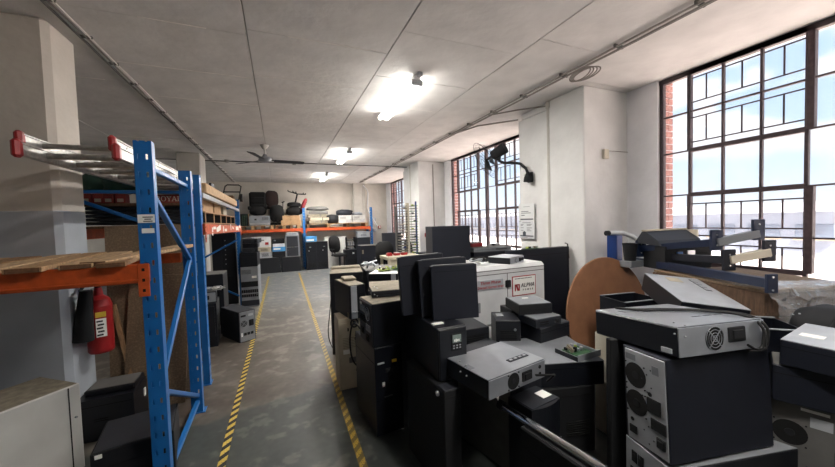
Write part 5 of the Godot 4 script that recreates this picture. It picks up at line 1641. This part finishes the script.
	for k in 2:
		t = thing("circuit_board", ["green board at the front of the low dark cabinet by the far pier", "grey board leaning on the low dark cabinet by the far pier"][k], "circuit board", Vector3(2.85 + 0.12 * k, 0.845, -6.1 - 0.1 * k), Vector3(8 + 20 * k, 20 - 50 * k, 0))
		part("board", gbox(Vector3(0, 0.01, 0), Vector3(0.2, 0.006, 0.14), 0.001), M[["pcb_lime", "dust_grey"][k]], t)
		part("component", gbox(Vector3(0.02, 0.03, 0), Vector3(0.05, 0.03, 0.05), 0.002), M["charcoal"], t)

# ------------------------------------------------------------------ right foreground
func in_frame(parent: Node3D, p: Vector3) -> Vector3:
	return parent.transform * p

func make_right():
	var t: Node3D
	var g: Geo
	# black boxes in front of the generator
	unit("power_unit", "black tower in front of the generator's left half", "power unit", Vector3(1.602, 0.0, -2.103), Vector3(0, -27, 0), Vector3(0.182, 0.735, 0.249), "black", [["front", "slots", 0, 0.2, 0.12, 0.2], ["top", "label", -0.04, 0.02, 0.05, 0.08, "grey"], ["front", "button", 0.05, 0.3, 0.01]])
	unit("power_unit", "wide low black unit, lowest of the pile below the red bordered sign", "power unit", Vector3(1.861, 0.583, -1.99), Vector3(0, 7, 0), Vector3(0.33, 0.108, 0.26), "black", [["front", "seam", 0, 0.02, 0.32, 0.003], ["top", "cover", 0, 0, 0.32, 0.25, "charcoal"]])
	unit("power_unit", "grey cased unit in the middle of the pile below the red bordered sign", "power unit", Vector3(1.81, 0.695, -1.96), Vector3(0, 0, 0), Vector3(0.24, 0.062, 0.21), "charcoal", [["front", "slots", -0.05, 0, 0.08, 0.03], ["front", "socket", 0.07, 0, 0.035, 0.03], ["top", "cover", 0, 0, 0.23, 0.2, "grey"]])
	unit("power_unit", "flat black unit with a grey lid, topmost of the pile below the red bordered sign", "power unit", Vector3(1.818, 0.76, -2.09), Vector3(0, -15, 0), Vector3(0.268, 0.078, 0.268), "black_matte", [["top", "cover", 0, 0, 0.25, 0.25, "grey"], ["front", "seam", 0, 0, 0.25, 0.003], ["top", "label", 0.0, 0.05, 0.05, 0.015]])
	unit("power_unit", "black unit holding up the topmost flat unit of the pile at the back", "power unit", Vector3(1.86, 0.0, -2.22), Vector3(0, -6, 0), Vector3(0.3, 0.757, 0.18), "black", [["front", "slots", 0, 0.2, 0.2, 0.2]])

	# the grey sheet and what lies on it
	t = unit("equipment_case", "broad flat black case with a bare grey steel top in the middle of the heap", "case", Vector3(1.678, 0.43, -1.75), Vector3(0, -18.6, 0), Vector3(0.54, 0.15, 0.45), "black", [
		["top", "cover", 0, 0, 0.54, 0.45, "grey"], ["front", "seam", 0, 0.04, 0.5, 0.003]])
	unit("power_unit", "black unit with a pale label standing under the broad grey topped case", "power unit", Vector3(1.64, 0, -1.72), Vector3(0, -14, 0), Vector3(0.44, 0.428, 0.4), "black_matte", [
		["front", "label", -0.12, 0.1, 0.05, 0.06, "grey_light"], ["front", "seam", 0, 0.16, 0.42, 0.003], ["front", "slots", 0.1, -0.05, 0.16, 0.1]])
	t = thing("open_chassis", "shallow open tray of circuit parts lying on the grey steel top", "tray", Vector3(1.79, 0.585, -1.59), Vector3(0, 2.5, 0))
	part("bottom", gbox(Vector3(0, 0.004, 0), Vector3(0.214, 0.006, 0.179), 0.001), M["zinc"], t)
	part("front_wall", gbox(Vector3(0, 0.022, 0.088), Vector3(0.214, 0.04, 0.005), 0.001), M["grey"], t)
	part("side_wall", gbox(Vector3(-0.105, 0.016, 0), Vector3(0.005, 0.028, 0.179), 0.001), M["charcoal"], t)
	part("side_wall", gbox(Vector3(0.105, 0.016, 0), Vector3(0.005, 0.028, 0.179), 0.001), M["zinc"], t)
	part("circuit_board", gbox(Vector3(0.02, 0.012, -0.02), Vector3(0.15, 0.004, 0.12), 0.001), M["pcb"], t)
	for q in 8:
		part("component", gbox(Vector3(-0.04 + 0.03 * (q % 4), 0.024 + 0.004 * (q % 3), -0.06 + 0.05 * floorf(q / 4.0)), Vector3(0.016, 0.018 + 0.006 * (q % 3), 0.02), 0.002), M[["black_matte", "orange", "zinc", "pcb_lime", "dust", "black_matte", "zinc", "silver"][q]], t)
	g = Geo.new()
	g.ring(Vector3(-0.03, 0.035, -0.03), Vector3(0.2, 1, 0.3), 0.022, 0.006, 18, 6)
	g.ring(Vector3(-0.035, 0.045, -0.03), Vector3(0.4, 0.6, 0.3), 0.02, 0.005, 18, 6)
	part("wire_coil", g, M["dust"], t)

	# silver unit with the socket end
	t = unit("power_unit", "silver topped flat unit with sockets at its end, jutting towards the aisle", "power unit", Vector3(1.076, 0.625, -1.507), Vector3(0, 9.6, 0), Vector3(0.424, 0.097, 0.32), "black_metal", [
		["top", "cover", 0, 0, 0.422, 0.318, "zinc"], ["front", "plate", 0, 0, 0.42, 0.093, "zinc"], ["front", "bare_fan", -0.04, 0.0, 0.042], ["front", "socket", 0.06, 0.002, 0.075, 0.05], ["front", "button", 0.165, 0.02, 0.011, 0, "black_matte"], ["front", "button", 0.165, -0.018, 0.011, 0, "black_matte"]])
	part("vent_strip", gbox(Vector3(0.1, 0.1, 0.07), Vector3(0.15, 0.008, 0.032), 0.002), M["charcoal"], t)
	for k in 4:
		part("vent_slot", gbox(Vector3(0.048 + 0.035 * k, 0.1045, 0.07), Vector3(0.02, 0.002, 0.012)), M["silver"], t)
	part("label_sticker", gbox(Vector3(-0.19, 0.101, 0.0), Vector3(0.03, 0.002, 0.05)), M["grey"], t)
	g = Geo.new()
	g.tube([Vector3(0.1, 0.05, 0.19), Vector3(0.2, 0.03, 0.21), Vector3(0.27, 0.0, 0.18), Vector3(0.26, -0.05, 0.14)], 0.006, 6)
	part("cord", g, M["rubber"], t)
	tag(part("paper_sheet", gbox(Vector3.ZERO, Vector3(0.26, 0.002, 0.2)), M["paper"], self, Vector3(1.12, 0.6235, -1.68)), "white paper showing at the far edge of the silver topped unit", "paper").rotation_degrees = Vector3(0, 20, 0)
	g = Geo.new()
	g.prism(PackedVector2Array([Vector2(0, 0), Vector2(0.05, -0.004), Vector2(0.034, -0.05)]), -0.001, 0.001)
	tag(part("paper_scrap", g, M["paper"], self, Vector3(0.96, 0.622, -1.36)), "torn corner of white paper hanging under the silver topped unit", "paper").rotation_degrees = Vector3(0, 20, 0)
	unit("equipment_cabinet", "dark grey cabinet on the floor under the silver topped unit", "cabinet", Vector3(1.286, 0, -1.775), Vector3(0, 13, 0), Vector3(0.3, 0.622, 0.46), "charcoal", [["left", "plate", 0, 0, 0.44, 0.6, "dust_grey"], ["front", "seam", 0, 0.2, 0.28, 0.003]])
	t = thing("power_unit", "black unit with a rounded front and a white label on its lid", "power unit", Vector3(1.286, 0, -1.44), Vector3(0, 8.1, 0))
	g = Geo.new()
	var pr := PackedVector2Array()
	for k in 9:
		pr.append(Vector2(-0.115 + 0.23 * k / 8.0, -0.08 - 0.022 * sin(PI * k / 8.0)))
	pr.append(Vector2(0.115, 0.085))
	pr.append(Vector2(-0.115, 0.085))
	g.xf = Transform3D(Basis(Vector3(1, 0, 0), Vector3(0, 0, -1), Vector3(0, 1, 0)), Vector3.ZERO)
	g.prism(pr, 0.0, 0.485)
	part("casing", g, M["black"], t)
	part("lid", gbox(Vector3(0, 0.4875, 0), Vector3(0.22, 0.006, 0.16), 0.002), M["charcoal"], t)
	part("label_sticker", gbox(Vector3(0.062, 0.492, 0.01), Vector3(0.07, 0.002, 0.065)), M["paper"], t)
	part("trim_line", gbox(Vector3(0.06, 0.28, 0.101), Vector3(0.07, 0.006, 0.003), 0.001), M["silver"], t)
	part("front_grille", gbox(Vector3(0, 0.2, 0.098), Vector3(0.16, 0.1, 0.012), 0.003), M["black_matte"], t)
	# chrome pole
	t = thing("chrome_pole", "polished chrome pole lying slantwise over the black boxes in the foreground", "pole", Vector3(1.061, 0.5, -1.425))
	g = Geo.new()
	g.cyl(Vector3.ZERO, Vector3(0.105, 0.0, -0.0 + 0.72), 0.018, 0.018, 20)
	part("tube", g, M["chrome"], t)
	g = Geo.new()
	g.cyl(Vector3(-0.004, 0, -0.025), Vector3(0.001, 0, 0.004), 0.024, 0.024, 20)
	part("end_cap", g, M["black_matte"], t)
	unit("power_unit", "black case lying under the chrome pole at the bottom of the heap", "power unit", Vector3(1.12, 0, -1.08), Vector3(0, 8, 0), Vector3(0.1, 0.48, 0.4), "black_matte", [["left", "seam", 0, 0.15, 0.38, 0.003], ["top", "cover", 0, 0, 0.09, 0.39, "black_matte"]])
	unit("computer", "beige case standing between the grey steel top and the unit with round fans", "computer", Vector3(2.07, 0, -1.57), Vector3(0, 0, 0), Vector3(0.13, 0.69, 0.13), "cream", [["front", "seam", 0, 0.2, 0.12, 0.003]])

	# the big stack in the right foreground
	t = unit("power_unit", "lowest unit of the right foreground stack, with a socket panel and a bare grey top", "power unit", Vector3(2.0, 0, -0.955), Vector3(0, -13, 0), Vector3(0.76, 0.325, 0.27), "black", [
		["left", "plate", 0, 0, 0.25, 0.34, "grey_light"], ["left", "outlets", -0.05, 0.09, 0.08, 0.06], ["left", "outlets", -0.05, 0.0, 0.1, 0.06], ["left", "fan", 0.06, 0.06, 0.05], ["top", "cover", 0, 0, 0.755, 0.265, "grey"]])
	t = unit("power_unit", "big black tower unit with two round fan holes in its grey end panel, right foreground", "power unit", Vector3(1.937, 0.33, -0.981), Vector3(-3.7, -11.2, -0.8), Vector3(0.619, 0.482, 0.249), "navy_black", [
		["left", "plate", 0.006, 0.0, 0.225, 0.46, "grey_light"], ["left", "bare_fan", -0.045, 0.108, 0.062], ["left", "bare_fan", -0.045, -0.03, 0.062], ["left", "button", 0.035, 0.045, 0.012, 0, "black_matte"], ["left", "button", -0.075, -0.125, 0.011, 0, "black_matte"],
		["left", "block", 0.055, -0.005, 0.075, 0.07], ["left", "block", 0.075, -0.09, 0.08, 0.055], ["left", "socket", 0.085, -0.165, 0.045, 0.05], ["left", "block", -0.07, -0.175, 0.045, 0.04], ["left", "label", -0.07, 0.195, 0.06, 0.03, "grey"], ["left", "label", 0.07, 0.17, 0.035, 0.04, "grey"], ["left", "screws", 0.2, 0.4]])
	g = Geo.new()
	for k in 14:
		g.cyl(Vector3(-0.31, 0.04 + 0.028 * k, 0.02 + 0.03 * sin(k * 2.1)), Vector3(-0.316, 0.04 + 0.028 * k, 0.02 + 0.03 * sin(k * 2.1)), 0.004, 0.004, 8)
	part("screws", g, M["charcoal"], t).set_meta("kind", "stuff")
	t = unit("power_unit", "wide grey backed unit with a fan grille, topmost of the right foreground stack", "power unit", Vector3(1.953, 0.813, -1.107), Vector3(-5.0, -8.0, -1.6), Vector3(0.556, 0.136, 0.483), "black", [
		["front", "plate", 0, 0, 0.552, 0.132, "zinc"], ["front", "fan", -0.06, 0.003, 0.056], ["front", "socket", 0.082, 0.012, 0.11, 0.07], ["front", "block", 0.075, 0.016, 0.03, 0.03, "grey"], ["front", "plate", 0.215, 0.0, 0.1, 0.115, "grey_light"],
		["top", "cover", 0, 0, 0.55, 0.478, "zinc"], ["left", "label", 0.19, -0.045, 0.05, 0.022, "grey_light"], ["top", "label", -0.15, 0.13, 0.1, 0.05, "grey"], ["front", "screws", 0.52, 0.1]], "", 0.005)
	for k in 3:
		part("vent_slot", gbox(Vector3(0.04 + 0.075 * k, 0.1385, 0.1), Vector3(0.06, 0.003, 0.012)), M["charcoal"], t)
	var f := t.transform
	for k in 2:
		var o = 0.028 * k
		cable(["black power cord lying over the wide grey backed unit and looping down its end", "second black cord beside the first on the wide grey backed unit"][k], "cable", [f * Vector3(-0.17 + o, 0.149, -0.2), f * Vector3(-0.1, 0.149, -0.12 + o), f * Vector3(0.06, 0.15, -0.06 + o), f * Vector3(0.2 - o, 0.15, 0.05), f * Vector3(0.255 - o, 0.148, 0.19), f * Vector3(0.262 - o, 0.11, 0.258), f * Vector3(0.262 - o, 0.05, 0.265), f * Vector3(0.235 - o, 0.0, 0.262), f * Vector3(0.13, -0.002 + o, 0.262)], 0.0065)
	tag(part("case_panel", gbox(Vector3.ZERO, Vector3(0.12, 0.81, 0.04), 0.004), M["black_matte"], self, Vector3(1.715, 0.41, -1.25)), "black panel standing on edge just behind the unit with the round fans", "panel").rotation_degrees = Vector3(0, -16, 0)
	# tilted silver case and open trays behind the stack
	t = unit("electronics_case", "tilted silver lidded case resting behind the wide unit, with a sticker and a vent strip", "case", Vector3(2.714, 0.81, -1.45), Vector3(7.9, -38.2, -6.7), Vector3(0.371, 0.14, 0.62), "black", [
		["top", "cover", 0, 0, 0.37, 0.62, "grey_light"], ["top", "label", -0.02, 0.2, 0.09, 0.1, "beige"], ["back", "fascia", 0, 0, 0.36, 0.13, "black"]])
	part("vent_strip", gbox(Vector3(0.12, 0.143, -0.13), Vector3(0.04, 0.005, 0.25), 0.002), M["charcoal"], t)
	for k in 4:
		part("vent_slot", gbox(Vector3(0.12, 0.146, -0.22 + 0.06 * k), Vector3(0.028, 0.003, 0.045)), M["grey_light"], t)
	for k in 2:
		t = thing("open_tray", ["open black steel tray behind the wide unit, at the foot of the round brown board", "open black steel tray at the right end of the tilted silver case"][k], "tray", [Vector3(2.56, 0.71, -1.76), Vector3(2.5, 0.73, -0.98)][k], Vector3(0, [-10, -40][k], 0))
		var w = [0.34, 0.3][k]
		part("bottom", gbox(Vector3(0, 0.005, 0), Vector3(w, 0.008, 0.26), 0.001), M["black_metal"], t)
		for s in [-1, 1]:
			part("side_wall", gbox(Vector3(s * (w / 2 - 0.003), 0.065, 0), Vector3(0.006, 0.13, 0.26), 0.001), M["black_metal"], t)
			part("end_wall", gbox(Vector3(0, 0.065, s * 0.127), Vector3(w, 0.13, 0.006), 0.001), M["black_metal"], t)
			part("rim", gbox(Vector3(0, 0.132, s * 0.124), Vector3(w, 0.006, 0.018), 0.001), M["grey"], t)
	unit("equipment_cabinet", "black cabinet under the open tray beside the round brown board", "cabinet", Vector3(2.5, 0, -1.66), Vector3(0, -14, 0), Vector3(0.4, 0.705, 0.3), "black", [["front", "slots", 0, 0.1, 0.3, 0.2]])
	unit("equipment_cabinet", "black cabinet under the tilted silver case and the right open tray", "cabinet", Vector3(2.66, 0, -1.3), Vector3(0, -38, 0), Vector3(0.34, 0.725, 0.36), "black", [["front", "slots", 0, 0.1, 0.3, 0.2]])

	# at the right edge
	t = unit("power_unit", "unit with a dark oval vent in its grey panel, at the bottom right edge", "power unit", Vector3(2.54, 0, -0.74), Vector3(0, -74, 0), Vector3(0.42, 0.555, 0.44), "black", [
		["front", "plate", 0, 0, 0.41, 0.54, "dust_grey"], ["front", "bare_fan", -0.1, 0.12, 0.06], ["front", "block", 0.1, 0.16, 0.1, 0.05], ["front", "block", 0.1, 0.06, 0.12, 0.06], ["front", "label", 0.0, 0.2, 0.07, 0.05, "grey_light"], ["front", "outlets", 0.05, -0.05, 0.2, 0.05], ["front", "label", -0.02, 0.252, 0.09, 0.014, "paper"], ["front", "label", 0.1, 0.252, 0.06, 0.012, "paper"], ["front", "screws", 0.38, 0.5]])
	unit("power_unit", "dark unit between the vented one and the white topped case at the right edge", "power unit", Vector3(2.489, 0.558, -0.78), Vector3(0, -68, 0), Vector3(0.26, 0.18, 0.449), "navy_black", [["front", "seam", 0, 0.05, 0.25, 0.003], ["top", "cover", 0, 0, 0.25, 0.44, "dust_grey"]])
	unit("power_unit", "white topped dark case, topmost of the stack at the right edge", "power unit", Vector3(2.468, 0.745, -0.685), Vector3(0, -83, 0), Vector3(0.27, 0.122, 0.43), "navy_black", [["top", "cover", 0, 0, 0.265, 0.425, "grey_light"], ["top", "label", -0.06, -0.05, 0.08, 0.06], ["front", "seam", 0, 0.03, 0.26, 0.003]])
	unit("equipment_cabinet", "dark cabinet under the black bag by the near window", "cabinet", Vector3(3.05, 0, -0.68), Vector3(0, -20, 0), Vector3(0.42, 0.7, 0.34), "black_matte", [["front", "seam", 0, 0.2, 0.48, 0.003]])
	t = thing("backpack", "black padded bag with a shoulder strap lying by the near window", "bag", Vector3(2.93, 0.702, -0.83), Vector3(0, -25, 0))
	g = Geo.new()
	g.blob(Vector3(0, 0.11, 0), Vector3(0.32, 0.23, 0.22), 0.12, 41)
	part("body", g, M["bag"], t)
	g = Geo.new()
	g.blob(Vector3(0.1, 0.12, 0.1), Vector3(0.16, 0.16, 0.1), 0.1, 42)
	part("pocket", g, M["charcoal"], t)
	g = Geo.new()
	g.tube([Vector3(-0.14, 0.06, 0.1), Vector3(-0.08, 0.2, 0.11), Vector3(0.0, 0.25, 0.06), Vector3(0.06, 0.24, 0.1), Vector3(0.1, 0.12, 0.16)], 0.012, 8)
	part("strap", g, M["black_matte"], t)
	t = thing("wooden_box", "dark box with a pale wooden lid at the right edge below the window", "box", Vector3(3.0, 0.702, -0.6), Vector3(0, -15, 0))
	part("box", gbox(Vector3(0, 0.09, 0), Vector3(0.3, 0.18, 0.24), 0.004), M["black_matte"], t)
	part("lid", gbox(Vector3(0, 0.19, 0), Vector3(0.32, 0.018, 0.26), 0.003), M["wood"], t)

	# round board, crate and the blue frame legs by the window
	t = thing("round_board", "large round brown board standing on edge between the generator and the window", "board", Vector3(2.9, 0.0, -2.12), Vector3(-8, 0, 0))
	g = Geo.new()
	g.cyl(Vector3(0, 0.55, -0.012), Vector3(0, 0.55, 0.012), 0.54, 0.54, 72)
	part("disc", g, M["disc"], t)
	g = Geo.new()
	g.ring(Vector3(0, 0.55, 0), Vector3(0, 0, 1), 0.54, 0.012, 72, 8)
	part("edge_band", g, M["disc"], t)
	t = thing("crate", "big plywood crate with a dusty lid below the near window, under the blue steel legs", "crate", Vector3(3.409, 0, -1.411), Vector3(0, -19, 0))
	for k in 6:
		for s in [-1, 1]:
			part("side_board", gbox(Vector3(s * 0.371, 0.08 + 0.16 * k, 0), Vector3(0.018, 0.155, 0.92), 0.002), M["crate_ply"], t)
			part("end_board", gbox(Vector3(0, 0.08 + 0.16 * k, s * 0.452), Vector3(0.73, 0.155, 0.018), 0.002), M["crate_ply"], t)
	for k in 4:
		part("lid_board", gbox(Vector3(-0.285 + 0.19 * k, 0.971, 0), Vector3(0.185, 0.018, 0.94), 0.002), M["chipboard"], t)
	for s in [-1, 1]:
		part("corner_post", gbox(Vector3(-0.38, 0.48, s * 0.44), Vector3(0.02, 0.96, 0.06), 0.003), M["crate_ply"], t)
	var legs = [
		["long dark blue steel leg with an end plate lying lowest on the crate", [Vector3(3.43, 1.018, -2.3), Vector3(2.85, 1.038, -1.05)], [[1, 0.0]], "navy_steel"],
		["dark blue steel frame on top of the others, its grey arm raised to the right", [Vector3(3.3, 1.16, -2.16), Vector3(3.24, 1.255, -1.52), Vector3(3.5, 1.32, -1.37)], [[0, 0.0], [1, 0.02], [2, 0.03]], "navy_steel"],
		["dark steel frame with a cream arm in the middle of the pile on the crate", [Vector3(3.38, 1.085, -2.1), Vector3(3.2, 1.125, -1.42), Vector3(3.46, 1.18, -1.29)], [[0, 0.0], [1, 0.0], [2, 0.01]], "navy_black"]]
	for k in 3:
		var L = legs[k]
		t = thing("steel_stand", L[0], "steel stand", L[1][0])
		var o: Vector3 = L[1][0]
		g = Geo.new()
		g.beam(Vector3.ZERO, L[1][1] - o, 0.06, 0.06, 0.004)
		part("bar", g, M[L[3]], t)
		if L[1].size() > 2:
			g = Geo.new()
			g.beam(L[1][1] - o, L[1][2] - o, 0.05, 0.06, 0.004)
			part("arm", g, M["grey" if k == 1 else "cream"], t)
		for e in L[2]:
			g = Geo.new()
			var c: Vector3 = L[1][e[0]] - o
			g.box(c + Vector3(0, e[1], 0), Vector3(0.075, 0.12, 0.02) if k == 0 else Vector3(0.1, 0.165, 0.022), 0.004, Basis(Vector3.UP, -0.35))
			var pp := part("end_plate", g, M[L[3]], t)
			g = Geo.new()
			for j in [-1, 1]:
				g.cyl(c + Vector3(-0.006, e[1] + j * 0.042, 0.0), c + Vector3(-0.006, e[1] + j * 0.042, 0.014), 0.006, 0.006, 8)
			part("bolt", g, M["silver"], pp)
	t = thing("blue_column", "bright blue steel column with a white curved arm behind the round board", "column", Vector3(3.385, 0, -2.5))
	part("column", gbox(Vector3(0, 0.64, 0), Vector3(0.095, 1.28, 0.12), 0.008), M["blue_dark"], t)
	g = Geo.new()
	g.tube([Vector3(-0.1, 1.305, 0.0), Vector3(0.0, 1.305, 0.0), Vector3(0.1, 1.3, 0.02), Vector3(0.2, 1.26, 0.06), Vector3(0.26, 1.2, 0.1), Vector3(0.3, 1.12, 0.13)], 0.024, 10)
	part("curved_arm", g, M["white"], t)
	g = Geo.new()
	g.cyl(Vector3(-0.13, 1.305, 0), Vector3(-0.09, 1.305, 0), 0.028)
	part("end_cap", g, M["black_matte"], t)
	t = thing("grey_panel", "grey hooded panel with a beige edge lying tilted behind the blue steel legs", "panel", Vector3(3.5, 1.2, -2.02), Vector3(0, -8, 0))
	g = Geo.new()
	g.xf = Transform3D(Basis(Vector3.UP, PI / 2), Vector3.ZERO)
	g.prism(PackedVector2Array([Vector2(-0.12, 0.0), Vector2(0.14, 0.02), Vector2(0.06, 0.13), Vector2(0.03, 0.135), Vector2(-0.1, 0.05)]), -0.26, 0.26)
	part("hood", g, M["charcoal"], t)
	part("edge_strip", gbox(Vector3(0, 0.14, -0.04), Vector3(0.54, 0.016, 0.04), 0.004), M["beige"], t)
	part("side_strip", gbox(Vector3(0.266, 0.07, -0.02), Vector3(0.014, 0.13, 0.2), 0.003), M["cream"], t)
	t = unit("equipment_case", "dark case under the grey hooded panel on the back of the crate", "case", Vector3(3.5, 0.982, -1.95), Vector3(0, -14, 0), Vector3(0.5, 0.215, 0.24), "black_matte", [["front", "block", -0.1, 0.03, 0.06, 0.05, "blue"], ["front", "block", 0.02, 0.04, 0.08, 0.05, "silver"], ["front", "slots", 0.15, 0, 0.12, 0.1]])
	t = thing("round_pot", "small black round pot between the blue column and the grey panel", "pot", Vector3(3.2, 1.045, -2.2))
	g = Geo.new()
	g.lathe(Vector3.ZERO, [Vector2(0, 0), Vector2(0.05, 0), Vector2(0.065, 0.16), Vector2(0.07, 0.17), Vector2(0.06, 0.17), Vector2(0.045, 0.02), Vector2(0, 0.02)], 20)
	part("pot", g, M["black_matte"], t)
	part("stand", gbox(Vector3(0.02, -0.032, 0), Vector3(0.2, 0.06, 0.14), 0.004), M["grey"], t)
	g = Geo.new()
	var nz := FastNoiseLite.new()
	nz.seed = 3
	nz.frequency = 2.2
	var at = func(i: int, j: int) -> Vector3:
		var u = i / 22.0
		var v = j / 16.0
		var p = Vector3(2.86 + 0.66 * u, 1.0, -1.1 + 0.22 * u)
		var drop = v * v * 0.42
		p += Vector3(0.02 * v, -drop, 0.1 * v + 0.02)
		if v < 0.35:
			p.z -= (0.35 - v) * 0.5
			p.y = 0.998
		return p + Vector3(0, 0.025 * absf(nz.get_noise_2d(u * 2.0, v * 2.0)), 0.045 * nz.get_noise_2d(u * 4.0 + 9.0, v * 2.0))
	for i in 22:
		for j in 16:
			var a = at.call(i, j)
			var b = at.call(i + 1, j)
			var c = at.call(i + 1, j + 1)
			var d = at.call(i, j + 1)
			var n = (b - a).cross(d - a).normalized()
			g.quad(a, b, c, d, n if n.y + n.z > 0 else -n)
	tag(part("plastic_film", g, M["film"]), "crumpled clear plastic film hanging over the end of the crate by the near window", "film")

func _ready():
	rng.seed = 7
	make_camera_and_light()
	make_materials()
	make_floor()
	make_ceiling()
	make_walls()
	make_window("window_1", -2.39)
	make_window("window_2", -7.21)
	make_window("window_3", -12.0)
	make_window("window_4", 2.41)
	make_outside()
	make_services()
	make_left()
	make_back()
	make_middle()
	make_right()
